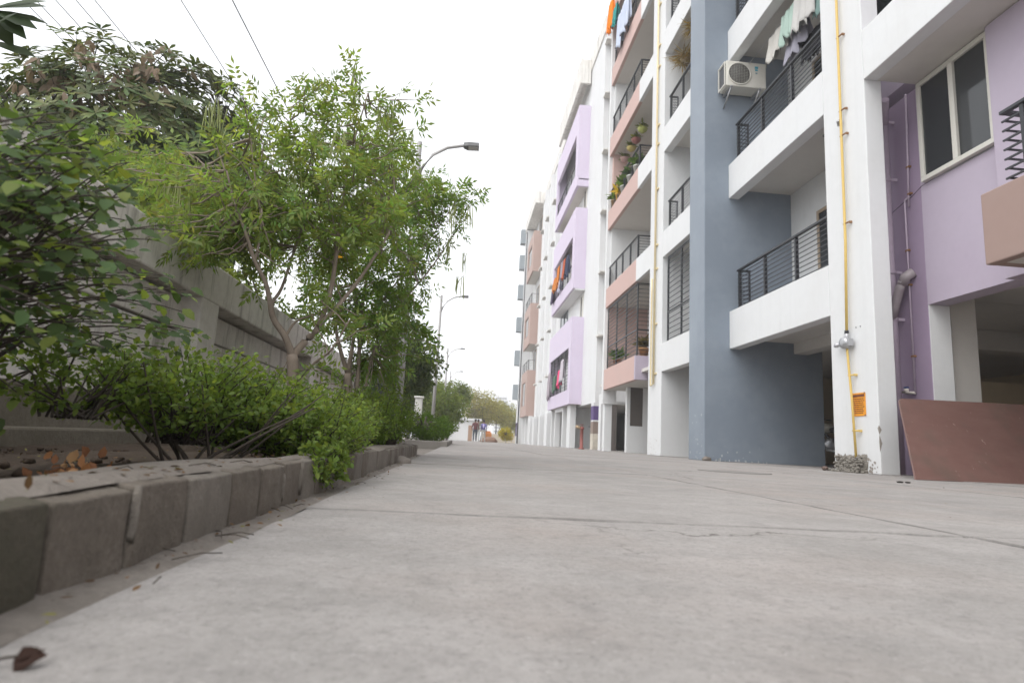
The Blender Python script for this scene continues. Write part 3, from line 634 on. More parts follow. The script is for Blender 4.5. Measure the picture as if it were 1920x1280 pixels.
m.lathe([(.024, 0), (.024, .2), (.032, .2), (.032, .24)], (5.24, 7.85, 1.75), 10, 0, 'y'); m.box(5.2, 5.27, 7.74, 7.80, 1.70, 1.80); rg = m.build('regulator', STEEL, gp)
m = MB(); m.lathe([(.028, 0), (.028, .04)], (5.25, 7.85, 1.885), 10); m.build('nut', BLACK, rg)
m = MB()
for yy, z in ((7.72, 1.95), (7.63, 1.95)): m.lathe([(.008, 0), (.008, -.006)], (XF-.001, yy, z), 8, 0, 'x')
m.build('drill_hole', BLACK, gp)
# yellow notice
ns = empty('notice_sign', (XF, 7.73, .9), 'small orange yellow notice plate behind the gas pipe on white pillar', 'sign')
SIGNY = plain('orange_sign_enamel', (0.75, 0.30, 0.01), .5, 0, .06)
part('plate', [(XF-.008, XF-.001, 7.585, 7.87, .745, 1.055)], SIGNY, ns, .002)
SIGNR = plain('dark_sign_print', (0.16, 0.05, 0.02), .6)
m = MB(); m.box(XF-.0105, XF-.0085, 7.60, 7.855, 1.00, 1.035)
q = random.Random(5)
for r in range(8):
    y_ = 7.845; z = .975-.027*r
    while y_ > 7.63:
        w = q.uniform(.012, .045); m.box(XF-.0105, XF-.0085, max(7.605, y_-w), y_, z-.006, z+.006); y_ -= w+.01
m.build('print', SIGNR, ns)
for yy, z in ((7.595, 1.05), (7.595, .755), (7.86, 1.05), (7.86, .755)):
    m = MB(); m.lathe([(.009, 0), (.009, -.006)], (XF-.008, yy, z), 8, 0, 'x'); m.build('screw', IRONG, ns)
# broken concrete lump at the pillar foot
m = MB(); vs = []; q = random.Random(9); ny, nz_ = 16, 9
for j in range(nz_+1):
    for i in range(ny+1):
        yy = 7.60+.62*i/ny; e = math.sin(math.pi*min(1, max(0, i/ny)))**.4; z = .23*j/nz_*(0.9+.2*q.random()); vs.append((XF-.002-(.10*(1-.45*j/nz_)*e+q.uniform(-.012, .02))*(1 if 0 < i < ny and j < nz_ else 0), yy+q.uniform(-.012, .012), z))
fs = [(j*(ny+1)+i, j*(ny+1)+i+1, (j+1)*(ny+1)+i+1, (j+1)*(ny+1)+i)[::-1] for j in range(nz_) for i in range(ny)]
m.add(vs, fs)
for k in range(150): r = q.uniform(.008, .026); z_ = q.uniform(0, .21); m.blob((XF-.035-.075*(1-z_/.25)+q.uniform(-.01, .01), 7.62+q.uniform(0, .56), z_), (r, r*1.2, r*.9), k, .35, 1)
for k in range(30): r = q.uniform(.008, .03); m.blob((XF-.06-q.uniform(0, .09), 7.55+q.uniform(0, .72), r*.5), (r, r*1.3, r*.8), k, .35, 1)
lu = m.build('concrete_lump', RUBBLE); tag(lu, 'rough broken concrete lump at the foot of the yellow gas pipe', 'rubble')
m = MB(); m.blob((XF-.17, 8.27, .03), (.04, .05, .032), 4, .15); st_ = m.build('stone', plain('brown_stone', (.12, .08, .065), .8)); tag(st_, 'round brown stone beside rubble at white pillar foot', 'stone')
m = MB(); m.blob((4.80, 11.58, .03), (.09, .07, .055), 8, .2); st_ = m.build('stone', MORTAR); tag(st_, 'pale mortar lump at the foot of the blue pier', 'stone')
# chipped plaster scars on the pillar corner
m = MB()
for z0, z1, w in ((.50, .62, .030), (.28, .50, .012)):
    m.add([(XF-.003, 7.349, z0), (XF-.003, 7.349+w, (z0+z1)/2+.02), (XF-.003, 7.349, z1), (XF+.03, 7.347, (z0+z1)/2)], [(0, 1, 2), (0, 2, 3)])
for k in range(14):
    yy, z, r = 7.40+q.uniform(0, .25), q.uniform(.02, .20), q.uniform(.01, .035)
    m.add([(XF-.0025, yy+r*q.uniform(.5, 1)*math.cos(a), z+r*q.uniform(.4, 1)*math.sin(a)) for a in [i*math.pi/3 for i in range(6)]], [(0, 1, 2, 3, 4, 5)])
m.build('plaster_scar', plain('scar_plaster', (.30, .27, .24), .9, 0, .3, 60), nb_)
q = random.Random(77)
for nm, n_, fx, mt in (('paint_flake', 26, lambda: (XF-.0025, 15.9+q.uniform(0, 1.0), q.random()**2*.45), plain('flaked_plaster', (.42, .39, .36), .9, 0, .3, 40)), ('paint_flake', 22, lambda: (4.7775, 11.7+q.uniform(0, .7), q.random()**2*.9), plain('flaked_white', (.45, .47, .49), .9, 0, .2, 40)), ('paint_flake', 24, lambda: (4.85+q.random()*1.2, 11.6575, q.random()**2*.3), plain('flaked_white', (.45, .47, .49), .9, 0, .2, 40))):
    m = MB()
    for k in range(n_):
        x_, y_, z_ = fx(); r = q.uniform(.006, .028); z_ = max(z_, r*1.2); el = q.uniform(.8, 1.9); pr = [(q.uniform(.4, 1)*r*math.cos(a), q.uniform(.4, 1)*r*el*math.sin(a)) for a in [i*math.pi/4 for i in range(8)]]
        if y_ < 11.66: m.add([(x_+a, y_, z_+b) for a, b in pr], [tuple(range(8))])
        else: m.add([(x_, y_+a, z_+b) for a, b in pr], [tuple(range(8))])
    tag(m.build(nm, mt, nb_), kind='stuff')
# mauve drain pipes in the recess
dp = empty('drain_pipe', (6.0, 7.93, 0), 'thick mauve drain pipe with angled branch in recess beside lilac wall', 'pipe')
m = MB(); m.tube([(6.0, 7.93, .0), (6.0, 7.93, 5.15)], .06, 14); m.build('stack', PIPE, dp)
m = MB(); m.tube([(6.0, 7.93, 5.1), (5.96, 7.86, 5.25), (5.86, 7.7, 5.37)], .065, 12); m.build('top_bend', PIPE, dp)
m = MB(); m.tube([(5.985, 7.93, 2.15), (5.98, 7.86, 2.30), (5.98, 7.74, 2.55), (6.0, 7.70, 2.64)], [.062, .062, .06, .06], 14); m.build('branch', plain('grey_pvc', (.33, .29, .30), .55), dp)
m = MB(); m.tube([(6.0, 7.72, 2.60), (6.02, 7.67, 2.70), (6.1, 7.62, 2.76)], .07, 14); m.build('branch_socket', plain('grey_pvc', (.33, .29, .30), .55), dp)
for z in (2.12, 2.8, 4.2, 5.1): m = MB(); m.lathe([(.068, 0), (.068, .05)], (6.0, 7.93, z), 14); m.box(6.03, 6.12, 7.85, 7.87, z, z+.04); m.build('collar', PIPE, dp)
tp = empty('water_pipe', (6.1, 7.7, 0), 'thin mauve water pipe with tap running down the lilac wall', 'pipe')
m = MB(); m.tube([(6.095, 7.57, 5.4), (6.095, 7.60, 4.4), (6.095, 7.63, 3.72)], .013, 8); m.tube([(6.095, 7.61, 3.86), (6.095, 7.70, 3.84), (6.095, 7.70, 3.8), (6.095, 7.70, 1.1)], .013, 8); m.build('pipe', PIPE, tp)
m = MB(); m.tube([(6.09, 7.70, 1.1), (6.08, 7.95, 1.13)], .018, 8); m.lathe([(.03, 0), (.03, .05)], (6.085, 7.85, 1.12), 8); tap = m.build('tap', PVC, tp)
m = MB(); m.box(6.07, 6.10, 7.82, 7.88, 1.175, 1.195); m.build('tap_handle', plain('blue_plastic', (.03, .07, .22), .4), tap)
for z in (4.3, 3.9, 3.1, 2.6, 1.6): m = MB(); m.box(6.08, 6.12, 7.60+.1*(z < 3.8)-.03, 7.60+.1*(z < 3.8)+.03, z-.012, z+.012); m.build('clip', RUST, tp)
m = MB(); m.tube([(6.119, 8.2, 3.72), (6.119, 7.98, 3.77), (6.119, 7.75, 3.83), (6.119, 7.6, 3.85), (6.119, 7.4, 3.93), (6.119, 7.33, 3.935)], .005, 4); m.build('wall_crack', plain('dark_crack_line', (.07, .05, .07), .9), nb_)  # thin dark line along the wall crack
# faded gas riser on the white pier
gp2 = empty('gas_pipe', (5.25, 16.4, 0), 'pale faded yellow gas riser on white pier beside pink balconies', 'pipe')
m = MB(); m.tube([(5.25, 16.35, 20), (5.25, 16.35, 1.95)], .03, 8); m.build('riser', PALEY, gp2)
m = MB(); m.tube([(5.25, 16.35, 1.95), (5.25, 16.6, 1.9), (5.25, 16.6, 4.6), (5.25, 16.6, 5.0)], .024, 8); m.build('branch', PALEY, gp2)
for z in (2.2, 3.6, 5.2, 5.9, 7.6, 9.0, 9.6, 11.5, 12.2, 13.6): m = MB(); m.box(5.26, XF, 16.22, 16.42, z, z+.04); m.build('clamp', PALEY, gp2)
# leaning board
bo = MB(); p0, p1 = atZ(1718, 899, 0.004), Vector((6.6, 6.35, .004))
A = [(4.72, 6.02, .003), (7.4, 6.42, .003), (7.55, 6.98, .96), (5.30, 6.93, .93), (5.25, 6.90, .90)]
tck = Vector((-.004, .018, -.008)); bo.add([Vector(v) for v in A] + [Vector(v)+tck for v in A], [(0, 1, 2, 3, 4), (9, 8, 7, 6, 5)] + [(i, i+5, (i+1) % 5+5, (i+1) % 5) for i in range(5)])
bd = bo.build('wooden_board', BOARD); tag(bd, 'large scuffed dark red board leaning on its edge beside the white pillar', 'board')
# scraps in front of the board
for (px, py), s, lab in (((1698, 905), .05, 'crumpled dark scrap lying on road in front of the red board'), ((1765, 914), .012, 'tiny dark pebble on road before the red board')):
    p = atZ(px, py, .0); m = MB()
    for k in range(5 if s > .02 else 1): m.blob((p.x+random.uniform(-s, s)*1.6, p.y+random.uniform(-s, s)*.7, s*.12), (s*.5, s*.3, s*.16), k, .4, 1)
    o = m.build('litter_scrap', plain('dark_litter', (.03, .025, .02), .8)); tag(o, lab, 'litter')

# ================================================================== AIR CONDITIONER
ac = empty('air_conditioner', (5.55, 11.45, 7.7), 'cream outdoor air conditioner unit bracketed on the blue pier', 'air conditioner')
part('casing', [(5.10, 5.97, 11.28, 11.62, 7.76, 8.34)], ACW, ac, .02)
m = MB(); m.lathe([(.255, 0), (.255, -.015), (.235, -.02), (.235, -.004)], (5.38, 11.279, 8.05), 32, 0, 'y'); gr = m.build('fan_ring', ACW, ac)
m = MB(); m.lathe([(.232, 0), (.232, -.004)], (5.38, 11.278, 8.05), 32, 0, 'y'); m.build('fan_opening', plain('dark_grille', (.05, .048, .044), .6), gr)
m = MB()
for k in range(13):
    a = -.215+.43*k/12; h = math.sqrt(max(.0, .23**2-a*a)); m.box(5.38+a-.0025, 5.38+a+.0025, 11.262, 11.268, 8.05-h, 8.05+h); m.box(5.38-h, 5.38+h, 11.268, 11.272, 8.05+a-.0025, 8.05+a+.0025)
m.build('grille', plain('grille_wire', (.33, .32, .29), .5), gr)
part('side_coil', [(5.085, 5.099, 11.32, 11.58, 7.82, 8.28)], plain('coil_fins', (.08, .08, .085), .5), ac, 0)
part('side_guard', [(5.06, 5.08, 11.29, 11.61, 7.77, 7.80), (5.06, 5.08, 11.29, 11.61, 8.28, 8.31), (5.06, 5.08, 11.29, 11.31, 7.80, 8.28), (5.06, 5.08, 11.59, 11.61, 7.80, 8.28)], ACW, ac, 0)
for x in (5.2, 5.82):
    m = MB(); m.box(x-.02, x+.02, 11.25, 11.66, 7.72, 7.755); m.tube([(x, 11.28, 7.73), (x, 11.65, 7.45)], .018, 6); m.build('bracket', STEEL, ac)
part('sticker', [(5.72, 5.79, 11.274, 11.279, 8.20, 8.25)], plain('blue_sticker', (.06, .35, .45), .5), ac, 0)
part('sticker', [(5.73, 5.775, 11.274, 11.279, 8.08, 8.11)], plain('grey_sticker', (.2, .3, .33), .5), ac, 0)
part('sticker', [(5.725, 5.785, 11.274, 11.279, 8.15, 8.185)], plain('blue_sticker', (.06, .35, .45), .5), ac, 0)

# ================================================================== LAUNDRY
def cloth(label, x, y0, y1, zt, drop, col, seed, group=None, amp=.03, both=True):
    q = random.Random(seed); m = MB(); vs = []; fs = []; nu, nv = 16, 12; ph = q.uniform(0, 6); ragged = [q.uniform(.8, 1.1) for _ in range(nu+1)]
    seq = [(-1, v) for v in range(nv, 0, -1)] + [(0, 0)] + ([(1, v) for v in range(1, nv+1)] if both else [])
    for s, v in seq:
        for u in range(nu+1):
            t = v/nv; yy = y0+(y1-y0)*(u/nu)+.02*math.sin(5*t+u); dz = drop*t*ragged[u]*(1 if s <= 0 else .8)
            vs.append((x+s*(.018+.05*t)+amp*(.3+t)*math.sin(u*1.1+ph)+amp*.4*math.sin(u*2.7+3*t), yy, zt-dz))
    w = nu+1
    for r in range(len(seq)-1):
        for u in range(nu): fs.append((r*w+u, r*w+u+1, (r+1)*w+u+1, (r+1)*w+u))
    m.add(vs, fs, 0, True); o = m.build('hanging_cloth', plain('cloth_%.2f_%.2f_%.2f' % col, col, .9, 0, .1, 20, .1))
    so2 = o.modifiers.new('thick', 'SOLIDIFY'); so2.thickness = .004
    tag(o, label, 'laundry', group); return o
cloth('off white sheet drying at the left end above the air conditioner balcony', 5.62, 9.75, 10.45, 8.30, .62, (.52, .50, .46), 1)
cloth('pale mint cloth drying in the middle of the upper balcony', 5.56, 9.35, 9.85, 8.32, .62, (.38, .49, .43), 2)
cloth('white crumpled sheet drying nearest the white pillar on the upper balcony', 5.52, 8.75, 9.38, 8.30, .78, (.50, .49, .47), 3)
cloth('lavender grey cloth hanging lowest over the upper balcony railing', 5.66, 9.2, 9.9, 7.85, .52, (.32, .31, .36), 4)
cloth('black garment hanging behind the upper balcony railing', 5.72, 8.8, 9.5, 7.55, .55, (.02, .02, .024), 5)
cloth('teal grey garment hanging beside the white pillar on the upper balcony', 5.60, 8.42, 8.85, 8.1, .62, (.20, .29, .27), 6)
m = MB(); m.tube([(5.6, 8.31, 8.31), (5.6, 9.9, 8.295), (5.6, 11.64, 8.31)], .006, 6); o = m.build('clothes_line', STEEL); tag(o, 'clothes line stretched across the balcony above the air conditioner', 'clothes line')
for k, (yy, z, d, c, lab) in enumerate(((36.3, 9.55, .9, (.09, .07, .12), 'dark purple garment at far end of the lilac balcony'), (35.6, 10.1, .9, (.55, .20, .05), 'orange cloth near the far end of the lilac balcony'),
        (34.2, 10.45, 1.2, (.60, .20, .04), 'bright orange cloth in the middle of the lilac balcony'), (33.0, 10.4, 1.1, (.32, .28, .32), 'grey garment between orange cloths on the lilac balcony'), (32.2, 10.3, 1.1, (.55, .14, .07), 'rust red garment on the lilac balcony'),
        (31.3, 10.2, 1.2, (.05, .06, .10), 'navy garment nearest the lilac side panel'), (33.6, 9.5, .7, (.45, .44, .52), 'pale grey garment low on the lilac balcony rail'))):
    cloth(lab, 5.22, yy-.35, yy+.35, z, d, c, 20+k, 'laundry on the lilac balcony', .05)
for k, (yy, z, d, c, lab) in enumerate(((36.4, 4.4, 1.6, (.38, .33, .36), 'long grey garment on the lowest lilac balcony grille'), (34.3, 4.0, 1.0, (.10, .16, .12), 'dark green garment on the lowest lilac balcony grille'), (32.7, 4.15, 1.0, (.75, .10, .22), 'bright pink cloth on the lowest lilac balcony grille'), (31.8, 4.6, 1.2, (.5, .46, .5), 'pale garment on the lowest lilac balcony grille'))):
    cloth(lab, 5.25, yy-.35, yy+.35, z, d, c, 40+k, 'laundry on the lowest lilac grille', .05)
cloth('bright orange flag cloth at the top pink balcony', 5.12, 21.9, 22.5, 18.4, 1.5, (.85, .22, .02), 60, None, .06)
cloth('pale blue sheet hung over the top pink balcony rail', 5.2, 19.6, 21.4, 16.9, 1.5, (.5, .55, .66), 61, None, .05)
cloth('teal cloth beneath the orange flag on the top pink balcony', 5.18, 21.3, 21.9, 17.7, .8, (.04, .28, .26), 62, None, .05)

# ================================================================== PLANTS ON BALCONIES
def tuft(p, n, size, col, up=.8, droop=0, L=None):
    L = L or Leaves()
    for k in range(n):
        d = rv(); d[2] = abs(d[2])*up-droop; L.add(np.array(p)+rv()*size*.35*rng.random(), d, rv(), size*rng.uniform(.35, .8), size*rng.uniform(.12, .25), gcol(col))
    return L
pots = [((5.33, 19.0, 9.31), (.55, .55, .52), 'white pot plant nearest the fin on the third pink balcony', (.06, .12, .03)), ((5.33, 19.8, 9.31), (.55, .55, .52), 'white pot plant second from the fin on the third pink balcony', (.05, .10, .03)),
        ((5.33, 20.7, 9.31), (.5, .5, .46), 'leafy pot plant in the middle of the third pink balcony', (.08, .15, .03)), ((5.33, 21.4, 9.31), (.6, .35, .05), 'yellow flowered pot plant on the third pink balcony', (.35, .28, .03)), ((5.33, 22.05, 9.31), (.3, .2, .1), 'trailing pot plant at far end of the third pink balcony', (.10, .17, .03)),
        ((5.48, 21.7, 3.03), (.35, .16, .09), 'green pot plant behind the lower pink balcony grille', (.08, .16, .04)), ((5.6, 18.85, 3.03), (.5, .25, .10), 'low terracotta trough at the corner of the lower pink balcony', (.12, .10, .04))]
for (x, yy, z), pc, lab, lc in pots:
    e = empty('potted_plant', (x, yy, z), lab, 'plant'); x += .13
    m = MB(); m.lathe([(.11, 0), (.16, .26), (.175, .26), (.175, .31), (.14, .31)], (x, yy, z), 12); m.build('pot', plain('pot_%.2f' % (pc[0]+pc[2]), pc, .6), e)
    tuft((x, yy, z+.45), 90, .5, lc, .7, .15).build('foliage', T_OVAL, LEAF, e, 'stuff')
for k, (px, py, c, nm) in enumerate(((1205, 228, (.34, .36, .09), 'lime green'), (1193, 247, (.26, .09, .075), 'red'), (1184, 262, (.42, .33, .10), 'yellow'), (1172, 276, (.40, .24, .22), 'pink'))):
    p = atX(px, py, 5.75); e = empty('hanging_basket', (p.x, p.y, p.z), nm + ' hanging basket under the fourth pink balcony ceiling', 'basket')
    p.z = min(p.z, 11.3)
    m = MB(); m.lathe([(.05, -.16), (.15, -.08), (.18, 0), (.17, .03)], p, 14); m.build('bowl', plain('basket_'+nm, c, .5), e)
    m = MB(); m.tube([(p.x-.15, p.y, p.z), (p.x, p.y, 11.67), (p.x+.15, p.y, p.z)], .006, 5); m.build('cord', IRONG, e)
    tuft((p.x, p.y, p.z+.08), 60, .35, (.12, .15, .05), .5, .25).build('foliage', T_OVAL, LEAF, e, 'stuff')
for k, (yy, z, lab) in enumerate(((15.2, 11.1, 'dry straw coloured hanging fern beyond the blue pier'), (14.3, 11.45, 'smaller dry hanging fern beside the blue pier edge'))):
    e = empty('hanging_plant', (5.7, yy, z), lab, 'plant'); L = Leaves()
    for j in range(260):
        d = rv(); d[2] = d[2]*.6-.25; L.add(np.array([5.65, yy, z])+rv()*.12, d, rv(), rng.uniform(.25, .6), .025, gcol((.20, .155, .075), .4, .2))
    L.build('fronds', T_DIA, LEAF, e, 'stuff'); m = MB(); m.blob((5.65, yy, z-.05), (.13, .13, .11), k, .05); m.build('bowl', plain('straw_bowl', (.5, .45, .36), .7), e)
    m = MB(); m.tube([(5.65, yy, z), (5.65, yy, 11.85)], .006, 5); m.build('cord', IRONG, e)

# ================================================================== MOTORCYCLES
def motorcycle(x, y, rz, label, tank=(.25, .23, .2)):
    e = empty('motorcycle', (x, y, 0), label, 'motorcycle', 'parked motorcycles')
    Rm = Matrix.Translation((x, y, 0)) @ Matrix.Rotation(rz, 4, 'Z')
    def put(m, nm, mat, par=None):
        m.v = [tuple(Rm @ Vector(v)) for v in m.v]; return m.build(nm, mat, par or e, .004)
    for wx in (-.62, .64):
        m = MB(); prof = [(.30+.045*math.cos(a), .045*math.sin(a)) for a in [i*math.pi/5 for i in range(10)]]
        vs = []; fs = []; n = 24
        for r, h in prof:
            for k in range(n): th = 2*math.pi*k/n; vs.append((wx+r*math.cos(th), h, .345+r*math.sin(th)))
        for i in range(10):
            for k in range(n): fs.append((i*n+k, i*n+(k+1) % n, ((i+1) % 10)*n+(k+1) % n, ((i+1) % 10)*n+k))
        m.add(vs, fs, 0, True); w = put(m, 'wheel', BLACK)
        m = MB()
        for k in range(8): th = math.pi*k/8; m.tube([(wx-.27*math.cos(th), 0, .345-.27*math.sin(th)), (wx+.27*math.cos(th), 0, .345+.27*math.sin(th))], .007, 5)
        m.lathe([(.05, -.05), (.05, .05)], (wx, 0, .345), 10, 0, 'y'); put(m, 'spokes', STEEL, w)
    m = MB(); m.tube([(-.62, 0, .345), (-.15, 0, .45), (.3, 0, .8), (.42, 0, .9)], .03, 8); m.tube([(-.1, 0, .45), (-.25, 0, .75), (.3, 0, .8)], .025, 8); put(m, 'frame', IRON)
    m = MB()
    for s in (-.07, .07): m.tube([(.64, s, .345), (.45, s, .98)], .022, 8)
    put(m, 'fork', STEEL)
    m = MB(); m.blob((.18, 0, .85), (.26, .13, .13), 2, .03); put(m, 'tank', plain('tank_paint', tank, .3))
    m = MB(); m.blob((-.30, 0, .82), (.38, .13, .07), 3, .02); put(m, 'seat', BLACK)
    m = MB(); m.blob((.05, 0, .48), (.2, .14, .16), 5, .1); put(m, 'engine', STEEL)
    m = MB(); m.tube([(.38, -.36, 1.06), (.45, -.2, 1.08), (.46, 0, 1.0), (.45, .2, 1.08), (.38, .36, 1.06)], .014, 8); put(m, 'handlebar', BLACK)
    m = MB(); m.lathe([(.03, -.1), (.09, -.02), (.1, .04)], (.56, 0, .93), 14, 0, 'x'); put(m, 'headlight', plain('headlamp', (.4, .4, .38), .2))
    m = MB(); m.tube([(.0, .14, .35), (-.4, .15, .32), (-.75, .15, .4)], [.025, .04, .04], 8); put(m, 'exhaust', STEEL)
    return e
_p = atY(1560, 840, 13.4)
motorcycle(_p.x, 13.4, 1.75, 'motorcycle parked in the dark parking behind the white pillar', (.35, .33, .28))
motorcycle(6.5, 28.6, 1.5, 'dark motorcycle parked beside the red hydrant under the lilac block')
# red yard hydrant
hy = empty('fire_hydrant', (5.22, 26.0, 0), 'red fire hydrant standpipe before the purple painted pier', 'hydrant'); RED = plain('faded_red_paint', (.27, .085, .07), .7)
m = MB(); m.lathe([(.13, 0), (.13, .05), (.07, .06), (.07, .85), (.10, .86), (.10, .92), (.05, .95)], (5.24, 26, 0), 14); m.build('standpipe', RED, hy)
m = MB(); m.tube([(5.24, 26, .88), (5.1, 26, .92), (4.97, 26, .95)], [.07, .06, .07], 10); m.build('outlet', plain('brass_valve', (.35, .25, .15), .5), hy)
m = MB(); m.lathe([(.02, 0), (.02, .08), (.09, .08), (.09, .1)], (5.24, 26, .95), 12); m.build('wheel_handle', RED, hy)

# ================================================================== STREET LAMPS AND WIRES
GALV = plain('galvanised_pole', (.33, .32, .31), .55, .3)
for i, (yy, lab) in enumerate(((10.35, 'nearest street lamp, its arm reaching out above the leafy tree'), (23.7, 'second street lamp, tall grey pole beside the far trees'), (38.0, 'third street lamp from the camera, slim and pale'), (51.2, 'farthest faint street lamp beyond the hedge'))):
    e = empty('street_lamp', (-1.05, yy, 0), lab, 'street lamp', 'street lamps along the wall')
    top = 5.4 if i == 0 else 5.75
    m = MB(); m.tube([(-1.05, yy, 0), (-1.05, yy, 2.5), (-1.05, yy, top)], [.075, .06, .045], 12); m.build('pole', GALV, e)
    m = MB(); m.tube([(-1.05, yy, top-.75), (-.98, yy, top-.5), (-.80, yy, top-.22), (-.55, yy, top-.06), (-.30, yy, top+.0), (-.22, yy, top+.01)], .028, 10); m.build('arm', GALV, e)
    m = MB(); x0 = -.26; m.add([(x0, yy-.05, top-.02), (x0+.08, yy-.10, top-.03), (x0+.28, yy-.10, top-.02), (x0+.28, yy+.10, top-.02), (x0+.08, yy+.10, top-.03), (x0, yy+.05, top-.02),
        (x0, yy-.04, top+.05), (x0+.08, yy-.08, top+.05), (x0+.28, yy-.08, top+.05), (x0+.28, yy+.08, top+.05), (x0+.08, yy+.08, top+.05), (x0, yy+.04, top+.05)],
        [(5, 4, 3, 2, 1, 0), (6, 7, 8, 9, 10, 11)] + [(k, (k+1) % 6, (k+1) % 6+6, k+6) for k in range(6)]); h = m.build('lamp_head', plain('dark_lamp_casing', (.10, .10, .10), .5), e)
    m = MB(); m.box(x0+.09, x0+.26, yy-.07, yy+.07, top-.035, top-.024); m.build('lens', plain('led_lens', (.45, .45, .43), .3), h)
    m = MB(); m.box(-1.2, -.9, yy-.15, yy+.15, -.05, .06); m.build('footing', MORTAR, e)
for k, px in enumerate((70, 46, 107, 145, 180, 341, 437)):
    p = atZ(px, 0, 7.5); m = MB(); pts = [(p.x+.0, -6+i*8, 7.5-.0+.12*math.cos(i*.9)) for i in range(13)]; m.tube(pts, .008 if k != 6 else .011, 5)
    o = m.build('power_line', BLACK); tag(o, ['overhead wire second from the left edge, sky above wall', 'leftmost overhead wire behind the hanging branch', 'third overhead wire from the left edge', 'fourth overhead wire from the left edge', 'fifth overhead wire, passing over the tree crown', 'thin faint overhead wire between tree crown and leafy tree', 'rightmost overhead wire ending above the leafy tree'][k], 'wire', 'overhead wires')

# ================================================================== TREES
def stem_mesh(mb, pts, r0, r1, n=8):
    pts = [Vector(p) for p in pts]; out = []
    for i in range(len(pts)-1):
        a = pts[max(i-1, 0)]; b = pts[i]; c = pts[i+1]; d = pts[min(i+2, len(pts)-1)]
        for t in (0, .25, .5, .75):
            out.append(.5*((2*b)+(c-a)*t+(2*a-5*b+4*c-d)*t*t+(3*b-a-3*c+d)*t**3))
    out.append(pts[-1]); n_ = len(out)
    mb.tube(out, [r0+(r1-r0)*(i/(n_-1))**.8 for i in range(n_)], n); return out
def compound(L, p, d, size, col, nl=3):
    d = nz(d); side = nz(np.cross(d, rv())); u = np.cross(side, d); base = np.array(p, float)
    ln = size*rng.uniform(.8, 1.2); c = gcol(col, .3, .13)
    for k in range(nl+1):
        t = (k+1)/(nl+1); q = base+d*ln*t+np.array([0, 0, -.12*ln*t*t])
        if k == nl: L.add(q, d+np.array([0, 0, -.35]), u, size*.62, size*.20, c); break
        for s in (-1, 1):
            dd = d*.55+side*s*.85+np.array([0, 0, -.30])+rv()*.18; cc = tuple(v*rng.uniform(.85, 1.15) for v in c)
            L.add(q, dd, u+rv()*.3, size*rng.uniform(.5, .68), size*rng.uniform(.15, .21), cc)
def spray(L, mb, p, d, ln, size, col, nodes=5):
    d = nz(d); p = np.array(p, float); pts = []
    for k in range(nodes+1): pts.append(p+d*ln*k/nodes+np.array([0, 0, -.10*ln*(k/nodes)**2])+rv()*.01)
    mb.tube([tuple(q) for q in pts], [.0045-.003*k/nodes for k in range(nodes+1)], 5, False)
    for k in range(1, nodes+1):
        for s in (0, 1):
            compound(L, pts[k], d*.5+rv()*.8+np.array([0, 0, .05]), size, col, 3 if rng.random() < .7 else 2)
    compound(L, pts[-1], d, size, col)
def pods(mb, p, n, ln):
    for k in range(n):
        q = Vector(p)+Vector(tuple(rng.normal(size=3)*.02)); a = Vector(tuple(rng.normal(size=3)*.025)); l = ln*rng.uniform(.7, 1.15)
        mb.tube([q, q+a*.6+Vector((0, 0, -l*.45)), q+a+Vector((0, 0, -l))], [.0028, .0036, .0015], 4, False)
TEC = (.168, .24, .075)
POD = plain('green_seed_pod', (.20, .23, .065), .6)
def tecoma(name, base, label, stems, blobs, col, podpts, seed, size=.10):
    global rng; rng = np.random.default_rng(seed)
    e = empty(name, tuple(base), label, 'tree', 'leafy trees in the planting bed'); mb = MB(); L = Leaves(); ends = []
    for pts, r0, r1 in stems:
        o = stem_mesh(mb, pts, r0, r1); ends += o[len(o)//2:]
        for q in o[int(len(o)*.55)::2]:
            q = np.array(q); d = rv()*.8+np.array([0, 0, .5])
            spray(L, mb, q, d, rng.uniform(.18, .38), size, col, 4)
    E = np.array([tuple(v) for v in ends])
    for c, r, n in blobs:
        c = np.array(tuple(c)); r = np.array(r)
        for k in range(int(n*.95)):
            v = rv()*rng.random()**.42; p = c+v*r; i = np.argmin(((E-p)**2).sum(1)); s = E[i]
            dirv = nz(p-s+rv()*.05)+np.array([0, 0, .15]); dist = np.linalg.norm(p-s)
            if k % 3 == 0 and dist < .9:
                md = (s+p)/2+np.array([0, 0, -.04]); mb.tube([tuple(s), tuple(md), tuple(p)], [.007, .005, .003], 5, False)
            spray(L, mb, p, dirv, rng.uniform(.12, .26), size*rng.uniform(.8, 1.15), col, 3)
    mb.build('trunk', BARK, e); L.build('crown', T_DIA, LEAF, e, 'stuff')
    pm = MB()
    for p in podpts: pods(pm, p, int(rng.integers(5, 10)), .20)
    tag(pm.build('seed_pods', POD, e), kind='stuff'); return e
def SP(lst, Y, dY=0): return [atY(x, y, Y+dY*i/max(1, len(lst)-1)) for i, (x, y) in enumerate(lst)]
Y1 = 3.6
b1 = atY(549, 745, Y1); b1.z = .03
